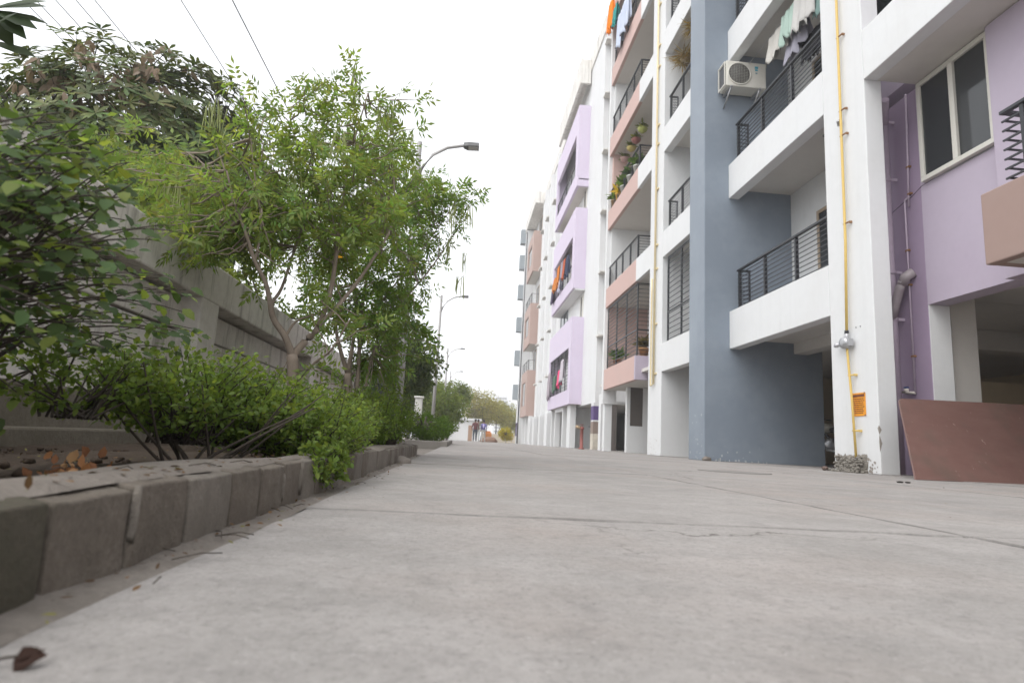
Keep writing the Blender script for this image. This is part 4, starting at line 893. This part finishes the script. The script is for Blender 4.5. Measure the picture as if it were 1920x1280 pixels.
t1st = [([Vector((b1.x, Y1, .0))]+SP([(550, 745), (548, 665)], Y1), .042, .032),
        (SP([(548, 668), (535, 632), (513, 598), (507, 570), (498, 530), (478, 490), (462, 440), (440, 380), (425, 320)], Y1, -.35), .024, .005),
        (SP([(513, 598), (510, 570), (528, 540), (548, 480), (572, 400), (562, 300), (545, 225)], Y1, .3), .014, .004),
        (SP([(548, 668), (572, 640), (597, 612), (620, 545), (630, 480), (640, 400), (655, 300), (690, 175)], Y1, .25), .026, .004),
        (SP([(597, 612), (645, 560), (690, 500), (735, 420), (738, 330), (728, 270)], Y1, .5), .016, .004),
        (SP([(549, 722), (590, 680), (622, 655), (655, 600)], Y1, -.2), .010, .004),
        (SP([(478, 490), (490, 420), (478, 330), (470, 260)], Y1-.219, 0), .009, .003),
        (SP([(535, 632), (556, 602), (600, 585), (625, 560)], Y1-.044, .2), .009, .004)]
bl1 = [(atY(420, 400, Y1-.15), (.30, .35, .36), 46), (atY(520, 330, Y1+.1), (.30, .4, .36), 50), (atY(610, 260, Y1+.2), (.30, .35, .26), 32), (atY(690, 210, Y1+.3), (.20, .25, .22), 16),
       (atY(650, 400, Y1+.1), (.42, .45, .38), 62), (atY(722, 330, Y1+.3), (.18, .3, .30), 26), (atY(465, 430, Y1-.05), (.28, .35, .18), 36), (atY(590, 440, Y1+.3), (.33, .4, .26), 46), (atY(330, 330, Y1+.2), (.22, .35, .25), 26), (atY(300, 290, Y1+.8), (.22, .35, .2), 12)]
pd1 = [atY(x, y, Y1+random.uniform(-.3, .2)) for x, y in ((395, 200), (410, 195), (370, 300), (330, 320), (480, 250), (530, 235), (545, 290), (735, 205), (718, 200), (620, 330), (350, 370), (430, 250), (490, 330), (670, 125), (640, 250), (560, 330), (395, 330), (310, 350))]
tecoma('leafy_tree', b1, 'forked young tree with thin green pods before the wall', t1st, bl1, TEC, pd1, 21, .09)
Y2 = 5.0
b2 = atY(655, 765, Y2); b2.z = .03
t2st = [([Vector((b2.x+.03, Y2, .0))]+SP([(655, 765), (652, 700)], Y2), .036, .028),
        ([Vector((b2.x+.03, Y2, .02)), Vector((b2.x+.08, Y2+.03, .15))]+SP([(668, 765), (672, 690), (676, 620), (684, 540), (705, 460), (735, 395), (765, 330)], Y2, .4), .03, .005),
        (SP([(652, 700), (638, 655), (630, 610), (640, 560), (600, 480)], Y2, -.2), .022, .005),
        (SP([(652, 700), (662, 640), (668, 560), (660, 470), (680, 380)], Y2, .3), .022, .005),
        ([Vector((b2.x+.03, Y2, .02)), Vector((b2.x+.12, Y2-.02, .15))]+SP([(684, 760), (690, 700), (715, 620), (760, 560), (810, 500), (850, 440)], Y2, .2), .02, .004),
        (SP([(676, 620), (720, 560), (790, 470), (840, 400)], Y2, .3), .013, .004)]
bl2 = [(atY(695, 490, Y2), (.42, .5, .40), 62), (atY(778, 420, Y2+.2), (.30, .4, .42), 56), (atY(705, 610, Y2+.1), (.30, .4, .36), 62), (atY(752, 550, Y2+.2), (.18, .35, .34), 34), (atY(665, 570, Y2+.3), (.20, .35, .26), 26), (atY(840, 400, Y2+.2), (.15, .25, .20), 18), (atY(735, 330, Y2+.3), (.18, .3, .26), 22), (atY(600, 420, Y2+.4), (.5, .4, .4), 60), (atY(690, 330, Y2+.4), (.4, .4, .34), 34), (atY(692, 680, Y2+.2), (.22, .3, .16), 20)]
pd2 = [atY(x, y, Y2+random.uniform(-.2, .3)) for x, y in ((870, 470), (860, 520), (850, 390), (790, 320), (700, 380), (740, 420), (640, 380), (600, 420), (838, 450), (770, 250), (880, 390))]
tecoma('leafy_tree', b2, 'bushier multi stemmed tree with drooping leaves beside the lamp pole', t2st, bl2, (.138, .218, .068), pd2, 22, .098)
# yellow trumpet flowers
fl = empty('yellow_flower', tuple(atY(638, 482, Y1-.2)), 'single small yellow flower on the forked young tree', 'flower'); L = Leaves(); p = np.array(tuple(fl.location))
for k in range(6): L.add(p, (math.cos(k), math.sin(k)*.5, .3*math.sin(k*2)), (0, -1, .3), .014, .013, (.7, .38, .02))
L.build('petals', T_OVAL, LEAF, fl)

# ---- bushes
def bush(name, label, centers, col, n, leaf=.02, seed=1, group='clipped bushes along the kerb', stems=None, bark=BARKD, tpl=T_OVAL, loose=.35):
    global rng; rng = np.random.default_rng(seed)
    c0 = centers[0][0]; e = empty(name, (c0[0], c0[1], .04), label, 'bush', group); L = Leaves(); mb = MB()
    tot = sum(w for _, _, w in centers)
    for (c, r, w) in centers:
        c = np.array(c); r = np.array(r)
        for k in range(int(n*w/tot)):
            v = rv(); v[2] = v[2]*.9+.12; t = c+v*r*rng.uniform(.70, 1.03+loose*.3*rng.random()**3)
            s = np.array([c[0]+rng.uniform(-.3, .3)*r[0], c[1]+rng.uniform(-.3, .3)*r[1], max(.05, c[2]-r[2]*.8)])
            md = s+(t-s)*.55+np.array([0, 0, .12*r[2]])+rv()*.02
            if k % 3 == 0: mb.tube([tuple(s), tuple(md), tuple(t)], [.003, .002, .0008], 4, False)
            d0 = nz(t-md)
            for j in range(13):
                u = j/12; q = (md*(1-u)+t*u) if u > 0 else md; q = q+rv()*.006
                dd = d0*.2+rv()*.9+np.array([0, 0, .08]); sh = rng.uniform(.55, 1.15)
                L.add(q, dd, rv()+np.array([0, 0, 1.2]), leaf*sh, leaf*sh*.62, gcol(col, .35,   .28 if u > .7 else .1))
    for pts, r0, r1 in (stems or []): stem_mesh(mb, pts, r0, r1, 6)
    tag(mb.build('branches', bark, e), kind='stuff'); L.build('foliage', tpl, LEAF, e, 'stuff'); return e
BG = (.125, .195, .052)
stA = []
for k in range(16):
    a = random.uniform(0, 6.28); s = (-.66+random.uniform(-.05, .05), 1.66+random.uniform(-.08, .08), .03); r = random.uniform(.12, .3)
    stA.append(([s, (s[0]+math.cos(a)*r*.4, s[1]+math.sin(a)*r*.4, .12), (s[0]+math.cos(a)*r, s[1]+math.sin(a)*r, random.uniform(.2, .3))], .006, .0015))
bush('bush', 'bushy green shrub with bare brown stems spilling over the near kerb', [((-.72, 1.72, .24), (.24, .34, .15), 3), ((-.62, 1.95, .22), (.22, .36, .14), 3), ((-.50, 2.15, .17), (.20, .42, .15), 3), ((-.39, 1.84, .07), (.07, .24, .08), .9), ((-.55, 2.65, .20), (.22, .45, .16), 2.6), ((-.80, 1.35, .25), (.16, .2, .10), .8)], BG, 1800, .0185, 31, stems=stA)
bush('bush', 'dense darker green shrub between the trees and kerb', [((-.66, 3.4, .24), (.24, .5, .19), 2), ((-.62, 4.1, .26), (.25, .5, .22), 2.4), ((-.58, 4.9, .30), (.25, .55, .26), 2.6), ((-.62, 5.35, .27), (.24, .4, .24), 1.5)], (.105, .17, .042), 950, .027, 32, tpl=T_DIA)
bush('bush', 'low feathery shrub at the base of the forked tree', [((-1.0, 3.0, .14), (.22, .45, .13), 1), ((-1.05, 3.8, .15), (.2, .5, .15), 1)], (.085, .15, .028), 260, .024, 33, tpl=T_DIA)
bush('bush', 'small bare twiggy shrub beside the lamp pole', [((-.95, 7.2, .5), (.3, .4, .45), 1)], (.07, .09, .03), 60, .03, 34, tpl=T_DIA)
# near creeper with large leaves in the left foreground
rng = np.random.default_rng(41)
cr = empty('creeper', (-.95, 1.0, .05), 'large leaved creeper arching over the bed at the left edge', 'creeper'); L = Leaves(); mb = MB()
def inside(x, y):
    lim = np.interp(y, [200, 260, 330, 400, 470, 560, 640, 680, 720, 780, 860], [140, 230, 310, 400, 340, 355, 400, 350, 300, 235, 190]); return x < lim
cnt = 0
while cnt < 170:
    x, y = (rng.uniform(-90, 390), rng.uniform(205, 850)) if cnt % 3 == 0 else ((rng.uniform(80, 395), rng.uniform(260, 660)) if cnt % 3 == 1 else (rng.uniform(-70, 260), rng.uniform(205, 430)))
    if not inside(x, y) or (y > 690 and rng.random() < .55): continue
    if x > 330 and rng.random() < .3: continue
    cnt += 1; X = -rng.uniform(.50, .86); t = np.array(tuple(atX(x, y, X)))
    s = np.array([-.98+rng.uniform(-.1, .1), .85+rng.uniform(-.2, .3), .06]); md = s*.45+t*.55+np.array([0, 0, .14+.1*rng.random()])
    seg = [(1-u)**2*s+2*u*(1-u)*md+u*u*t for u in np.linspace(0, 1, 14)]
    mb.tube([tuple(q) for q in seg], list(np.linspace(.0035, .001, 14)), 5, False)
    for k in range(5, 14):
        d0 = nz(seg[k]-seg[k-1]); sd2 = nz(np.cross(d0, (0, 0, 1)))*(1 if k % 2 else -1)
        for rep in range(2 if k > 9 else 1):
            sz = rng.uniform(.017, .034); cc = gcol((.075, .125, .05) if rng.random() < .78 else (.16, .22, .06), .4, .15)
            L.add(seg[k]+rv()*.012, d0*.4+sd2*.8+rv()*.5+np.array([0, 0, -.35]), np.array([.4, -.5, .9])+rv()*.5, sz, sz*rng.uniform(.62, .8), cc)
tag(mb.build('stems', BARKD, cr), kind='stuff'); L.build('leaves', T_OVAL, LEAF, cr, 'stuff')

# ---- whorled-leaf tree beyond the wall
rng = np.random.default_rng(51)
def whorl(L, p, d, size, col, nl=7, droop=.15):
    d = nz(d); a = nz(np.cross(d, rv())); b = np.cross(d, a); c = gcol(col, .3, .2)
    for k in range(nl):
        th = 2*math.pi*k/nl+rng.uniform(-.2, .2); o = a*math.cos(th)+b*math.sin(th)
        L.add(np.array(p), o+d*rng.uniform(.1, .5)+np.array([0, 0, -droop]), d, size*rng.uniform(.8, 1.15), size*rng.uniform(.26, .34), tuple(v*rng.uniform(.85, 1.15) for v in c))
wt = empty('whorled_tree', (-5.3, 9.4, 0), 'large round crowned tree with whorled leaves and dead brown patch beyond the wall', 'tree'); L = Leaves(); Ld = Leaves(); mb = MB()
tr = stem_mesh(mb, [(-5.3, 9.4, -.05), (-5.25, 9.4, 1.2), (-5.35, 9.45, 2.4), (-5.2, 9.4, 3.4)], .16, .10, 10)
cc0 = np.array([-5.35, 9.4, 3.75]); rr0 = np.array([2.15, 1.8, 2.3]); tips = []
for k in range(34):
    v = rv(); v[2] = abs(v[2])*.9+.05; t = cc0+v*rr0*rng.uniform(.55, .9); s = np.array(tr[int(len(tr)*rng.uniform(.45, .99))]); md = (s+t)/2+np.array([0, 0, .2])
    o = stem_mesh(mb, [tuple(s), tuple(md), tuple(t)], .035, .01, 6); tips += o[3:]
TP = np.array([tuple(v) for v in tips])
for k in range(2150):
    v = rv(); v[2] = v[2]*.85+.12; v = nz(v); p = cc0+v*rr0*(rng.uniform(.80, 1.03) if rng.random() < .72 else rng.uniform(.35, .8))
    if p[2] < 1.7: continue
    i = np.argmin(((TP-p)**2).sum(1))
    if k % 2 == 0: mb.tube([tuple(TP[i]), tuple((TP[i]+p)/2+np.array([0, 0, .05])), tuple(p)], [.008, .006, .004], 4, False)
    dd = v+np.array([0, 0, .5]); dead = abs(p[0]+5.3) < .85 and 4.25 < p[2] < 5.6 and p[1] < 9.2 and rng.random() < .32
    if dead: 
        for j in range(6): Ld.add(p+rv()*.07, rv()*.6+np.array([0, 0, -1]), rv(), rng.uniform(.14, .24), rng.uniform(.05, .09), gcol((.25, .195, .15), .35, .05))
    else: whorl(L, p, dd, rng.uniform(.17, .25), (.085, .118, .05) if rng.random() < .75 else (.13, .17, .07))
mb.build('trunk', BARKD, wt); L.build('crown', T_LONG, LEAFD, wt, 'stuff'); Ld.build('dead_leaves', T_OVAL, DRY, wt, 'stuff')
# ---- branch tip of a nearer whorled tree, its trunk behind the wall outside the picture
nt2 = empty('overhanging_tree', (-3.3, 1.4, 0), 'dark drooping whorl of long leaves entering at the upper left corner', 'tree'); L = Leaves(); mb = MB()
stem_mesh(mb, [(-3.3, 1.4, -.05), (-3.3, 1.45, 1.0), (-3.1, 1.6, 1.7), (-2.5, 1.95, 1.92), (-1.96, 2.18, 1.70)], .09, .012, 8)
for px, py, n_ in ((-24, 18, 6), (-38, 74, 3)):
    p = np.array(tuple(atY(px, py, 2.2)))
    for k in range(n_):
        a = -1.0+1.7*k/(n_-1); L.add(p, (math.cos(a)*1.0, rng.uniform(-.4, .2), math.sin(a)*.75-.05), (rng.uniform(-.3, .3), -.75, .6), rng.uniform(.15, .21), rng.uniform(.050, .066), gcol((.035, .055, .025), .2, .1))
for k in range(60): whorl(L, np.array([-3.0+rng.normal()*.5, 1.2+rng.normal()*.4, 2.4+rng.normal()*.35]), (0, 0, 1), .16, (.04, .06, .025))
mb.build('branch', BARKD, nt2); L.build('leaves', T_LONG, LEAFD, nt2, 'stuff')

# ---- background trees and hedges
def far_tree(label, c, r, col, n, leaf, seed, name='background_tree', cat='tree', group='trees at the street end', trunk=True, sparse=False):
    global rng; rng = np.random.default_rng(seed); e = empty(name, (c[0], c[1], 0), label, cat, group); L = Leaves(); mb = MB(); c = np.array(c); r = np.array(r)
    cl = []
    for k in range(int(26)): v = rv(); v[2] = v[2]*.8+.1; cl.append((c+v*r*rng.uniform(.45, .88), rng.uniform(.26, .48)))
    if trunk: stem_mesh(mb, [(c[0], c[1], -.1), (c[0]+.1, c[1], c[2]*.4), tuple(c)], .05*r[2], .02*r[2], 7)
    else: mb.tube([(c[0], c[1], 0), tuple(c)], .02, 5)
    for q, s in cl: mb.tube([tuple(c), tuple((c+q)/2+np.array([0, 0, .1])), tuple(q)], [.03*r[2]**.5, .02, .008], 5, False)
    for k in range(n):
        q, s = cl[int(rng.integers(len(cl)))]; v = rv()*rng.random()**.4; p = q+v*r*s
        if p[2] < .03: continue
        L.add(p, rv()+np.array([0, 0, -.1]), rv()+v, leaf*rng.uniform(.6, 1.2), leaf*rng.uniform(.35, .55), gcol(col, .35, .3))
    mb.build('trunk', BARKD, e); L.build('crown', T_DIA, LEAF, e, 'stuff'); return e
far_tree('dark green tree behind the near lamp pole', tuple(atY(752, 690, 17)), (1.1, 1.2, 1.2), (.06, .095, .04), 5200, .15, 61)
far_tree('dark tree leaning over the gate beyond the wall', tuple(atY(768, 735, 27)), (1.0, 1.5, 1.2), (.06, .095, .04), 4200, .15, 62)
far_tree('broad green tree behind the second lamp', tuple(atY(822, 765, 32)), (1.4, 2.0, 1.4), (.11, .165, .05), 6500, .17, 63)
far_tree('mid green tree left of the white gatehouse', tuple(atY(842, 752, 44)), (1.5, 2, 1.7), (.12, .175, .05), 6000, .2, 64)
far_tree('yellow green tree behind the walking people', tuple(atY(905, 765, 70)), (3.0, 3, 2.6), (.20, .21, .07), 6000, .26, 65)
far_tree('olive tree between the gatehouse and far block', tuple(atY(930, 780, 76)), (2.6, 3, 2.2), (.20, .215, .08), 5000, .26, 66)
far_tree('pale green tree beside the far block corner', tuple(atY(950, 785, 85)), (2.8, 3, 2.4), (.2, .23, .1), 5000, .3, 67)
far_tree('tree right of the yellow bush behind the far block', (9.5, 92, 2.6), (4, 4, 3), (.11, .14, .06), 4000, .35, 68)
far_tree('far low tree line clump left of the gatehouse', (-5, 62, 2.4), (4.5, 4, 2.6), (.08, .12, .04), 5000, .3, 69)
far_tree('yellow leaved bush at the far block corner', (4.3, 56, .75), (.75, .9, .75), (.34, .33, .03), 2600, .14, 70, 'yellow_bush', 'bush', None, False)
far_tree('trimmed hedge bush beyond the gap in the kerb', (-.75, 13.0, .36), (.5, .9, .42), (.055, .11, .016), 4200, .05, 71, 'hedge_bush', 'bush', 'hedge beyond the gap', False)
far_tree('second trimmed hedge bush below the lamp poles', (-.72, 15.5, .38), (.55, 1.3, .42), (.055, .115, .016), 4600, .06, 72, 'hedge_bush', 'bush', 'hedge beyond the gap', False)
far_tree('third trimmed hedge bush nearest the people', (-.68, 19.0, .42), (.55, 1.8, .46), (.065, .125, .018), 5000, .07, 73, 'hedge_bush', 'bush', 'hedge beyond the gap', False)
far_tree('loose green shrub rising just behind the boundary wall', (-2.9, 5.6, 1.5), (.8, 1.6, .95), (.11, .16, .05), 5200, .085, 74, 'wall_shrub', 'shrub', 'shrubs behind the wall')
far_tree('second green shrub behind the wall, nearer the camera', (-3.2, 3.6, 1.5), (.7, 1.1, .75), (.10, .15, .05), 3600, .085, 75, 'wall_shrub', 'shrub', 'shrubs behind the wall')
far_tree('third green shrub behind the wall beyond the forked tree', (-2.8, 8.6, 1.5), (.8, 1.6, 1.0), (.10, .15, .045), 4200, .09, 76, 'wall_shrub', 'shrub', 'shrubs behind the wall')
k2 = part('kerb', [(-.38, -.22, 12.0, 22.0, -.06, .10)], PALEM, None, .01); tag(k2, kind='structure')
k3 = part('kerb', [(-1.6, -.381, 12.0, 12.15, -.06, .10)], PALEM, None, .01); tag(k3, kind='structure')
b2_ = part('planting_bed', [(-1.6, -.381, 12.152, 22.0, -.06, .07)], SOIL, None, 0); tag(b2_, kind='structure')

# ================================================================== STREET END
gt = empty('gate', (-1.0, 9.0, 0), 'black barred gate panel beside the lamp pole', 'gate')
m = MB(); m.box(-1.32, -1.28, 9.2, 11.2, .95, 1.0); m.box(-1.32, -1.28, 9.2, 11.2, .2, .25); m.build('rail', IRON, gt)
for k in range(14): part('bar', [(-1.31, -1.29, 9.25+k*.145, 9.27+k*.145, .25, .95)], IRON, gt, 0)
for yy in (9.17, 11.22): part('post', [(-1.34, -1.26, yy-.04, yy+.04, 0, 1.05)], IRON, gt, .004)
wp = part('white_post', [(-1.15, -.97, 15.4, 15.6, 0, 1.12), (-1.18, -.94, 15.37, 15.63, 1.122, 1.17)], WHITEW, None, .01); tag(wp, 'white painted gate post behind the dense shrub', 'post')
gh = empty('gatehouse', (.8, 60, 0), 'small white flat roofed gatehouse at the street end', 'building')
part('wall', [(-.5, 1.9, 59.5, 62, 0, 1.95)], WHITE, gh, .01); part('roof', [(-.7, 2.1, 59.3, 62.2, 1.952, 2.16)], WHITE, gh, .01)
part('door', [(.85, 1.25, 59.47, 59.498, 0, 1.5)], plain('rusty_door', (.35, .22, .15), .6), gh, 0)
part('window', [(1.45, 1.8, 59.47, 59.498, .9, 1.5)], GLASS, gh, 0); part('side_wall', [(-3.2, -.502, 60.5, 60.7, 0, 1.5)], WHITE, gh, 0)
lw = part('low_wall', [(2.3, 9, 64, 64.25, 0, .85)], plain('cream_plaster', (.6, .53, .43), .8), None, .01); tag(lw, 'low cream wall behind the walking people', 'wall')
m = MB(); m.blob((2.7, 56, .1), (.75, .6, .35), 6, .25); hp = m.build('soil_heap', plain('red_brown_soil', (.22, .13, .09), .9)); tag(hp, 'small red brown soil heap beside the low wall', 'heap')
m = MB(); m.box(2.6, 3.3, 62.4, 63.4, .5, .95); m.box(2.7, 3.2, 62.5, 63.3, .952, 1.1); oc = m.build('cart', plain('orange_paint', (.65, .22, .03), .5), None, .06); tag(oc, 'orange cart standing before the low wall', 'cart')
for wx in (2.62, 3.28):
    m = MB(); m.lathe([(.27, -.05), (.27, .05)], (wx, 62.9, .27), 14, 0, 'x'); m.build('wheel', BLACK, oc)
part('axle', [(2.6, 3.3, 62.86, 62.94, .24, .5)], IRON, oc, 0)
for i, (px, w, h, lab) in enumerate(((937, 9, 15, 'pale distant apartment tower on the skyline'), (951, 7, 13, 'slimmer distant tower right of the pale one'))):
    p = atY(px, 800, 500); e = empty('distant_tower', (p.x, 500, 0), lab, 'tower', 'towers on the skyline'); hh = 38 if i == 0 else 33
    part('wall', [(p.x-w*.6, p.x+w*.6, 500, 512, 0, hh)], WHITE, e, 0)
    for fz in range(4, hh-2, 3): part('window_band', [(p.x-w*.5, p.x+w*.5, 499.7, 499.95, fz, fz+1.4)], GLASS, e, 0)

# ================================================================== PEOPLE
def person(x, y, hgt, label, shirt, trousers, facing, stride, hair=(.02, .015, .012), backpack=None, seed=0):
    e = empty('person', (x, y, 0), label, 'person', 'people walking away'); k = hgt/1.72
    J = dict(pel=(0, 0, .95), sp1=(0, .01, 1.12), ch=(0, .0, 1.33), nk=(0, .0, 1.48), hd0=(0, .01, 1.56), hd1=(0, .015, 1.66))
    R = dict(pel=.145, sp1=.135, ch=.15, nk=.06, hd0=.085, hd1=.09)
    E = [('pel', 'sp1'), ('sp1', 'ch'), ('ch', 'nk'), ('nk', 'hd0'), ('hd0', 'hd1')]
    for s, nm in ((-1, 'L'), (1, 'R')):
        st = stride*s
        J.update({'hip'+nm: (.10*s, 0, .90), 'kn'+nm: (.10*s, .12*st, .50), 'an'+nm: (.10*s, (-.02+.22*st), .09), 'to'+nm: (.11*s, .14+.22*st, .04),
                  'sh'+nm: (.18*s, 0, 1.40), 'el'+nm: (.25*s, -.06-.06*st, 1.13), 'wr'+nm: (.23*s, .06-.12*st, .90), 'ha'+nm: (.22*s, .09-.14*st, .82)})
        R.update({'hip'+nm: .105, 'kn'+nm: .068, 'an'+nm: .05, 'to'+nm: .042, 'sh'+nm: .075, 'el'+nm: .05, 'wr'+nm: .035, 'ha'+nm: .035})
        E += [('pel', 'hip'+nm), ('hip'+nm, 'kn'+nm), ('kn'+nm, 'an'+nm), ('an'+nm, 'to'+nm), ('ch', 'sh'+nm), ('sh'+nm, 'el'+nm), ('el'+nm, 'wr'+nm), ('wr'+nm, 'ha'+nm)]
    names = list(J); me = bpy.data.meshes.new('body'); me.from_pydata([J[n] for n in names], [(names.index(a), names.index(b)) for a, b in E], [])
    ob = bpy.data.objects.new('body', me); C.objects.link(ob)
    sm = ob.modifiers.new('skin', 'SKIN'); sm.use_smooth_shade = True; sub = ob.modifiers.new('sub', 'SUBSURF'); sub.levels = 2; sub.render_levels = 2
    for i, n in enumerate(names): me.skin_vertices[0].data[i].radius = (R[n], R[n]*(.72 if n in ('pel', 'sp1', 'ch') else 1))
    me.skin_vertices[0].data[0].use_root = True
    dg = bpy.context.evaluated_depsgraph_get(); bm2 = bpy.data.meshes.new_from_object(ob.evaluated_get(dg)); bpy.data.objects.remove(ob)
    o = bpy.data.objects.new('body', bm2); C.objects.link(o); o.parent = e
    e.rotation_euler = (0, 0, facing); e.scale = (k, k, k)
    bm2.materials.clear()
    for mm in (plain('cloth_s_%.2f%.2f%.2f' % shirt, shirt, .85, 0, .15), plain('cloth_t_%.2f%.2f%.2f' % trousers, trousers, .85, 0, .12), plain('brown_skin', (.22, .12, .075), .55), plain('pale_shoe', (.5, .48, .46), .6)): bm2.materials.append(mm)
    for f in bm2.polygons:
        c = f.center; f.use_smooth = True
        f.material_index = 3 if c.z < .11 else (2 if c.z > 1.47 or (abs(c.x) > .17 and c.z < .93 and c.z > .74) else (1 if c.z < .95 and abs(c.x) < .21 else 0))
    m = MB(); m.blob((0, -.015, 1.675), (.098, .105, .10), seed, .04); h = m.build('hair', plain('black_hair', hair, .7)); h.parent = e
    if backpack:
        m = MB(); m.blob((0, -.16, 1.24), (.16, .09, .22), seed, .03); bp = m.build('backpack', plain('backpack_fabric', backpack, .8)); bp.parent = e
        m = MB(); m.blob((0, -.235, 1.26), (.07, .03, .16), seed, .03); q = m.build('backpack_panel', plain('backpack_panel', (.6, .55, .75), .8)); q.parent = e
    return e
person(1.20, 47.0, 1.68, 'person in maroon shirt and dark jeans walking away', (.13, .035, .04), (.06, .075, .10), 0, .35, seed=1)
person(1.46, 48.6, 1.72, 'person in grey green top half hidden between two walkers', (.20, .20, .17), (.45, .47, .46), 0, -.3, (.05, .03, .03), seed=2)
person(1.86, 47.2, 1.66, 'person in pale trousers with a purple backpack walking away', (.22, .22, .36), (.48, .46, .43), -.15, .75, backpack=(.10, .08, .38), seed=3)

# ================================================================== HAZE
hz = MB(); hz.box(-155, 155, -14, 626, -1.5, 44)
m = bpy.data.materials.new('hazy_air'); m.use_nodes = True; t = m.node_tree; t.nodes.remove(t.nodes['Principled BSDF'])
v = t.nodes.new('ShaderNodeVolumePrincipled'); v.inputs['Color'].default_value = (.97, .98, 1, 1); v.inputs['Density'].default_value = 0.0017; v.inputs['Anisotropy'].default_value = 0.3
t.links.new(v.outputs[0], t.nodes['Material Output'].inputs['Volume'])
o = hz.build('haze', m); tag(o, 'pale hazy air over the whole street', 'haze', kind='stuff')
S.cycles.volume_bounces = 1
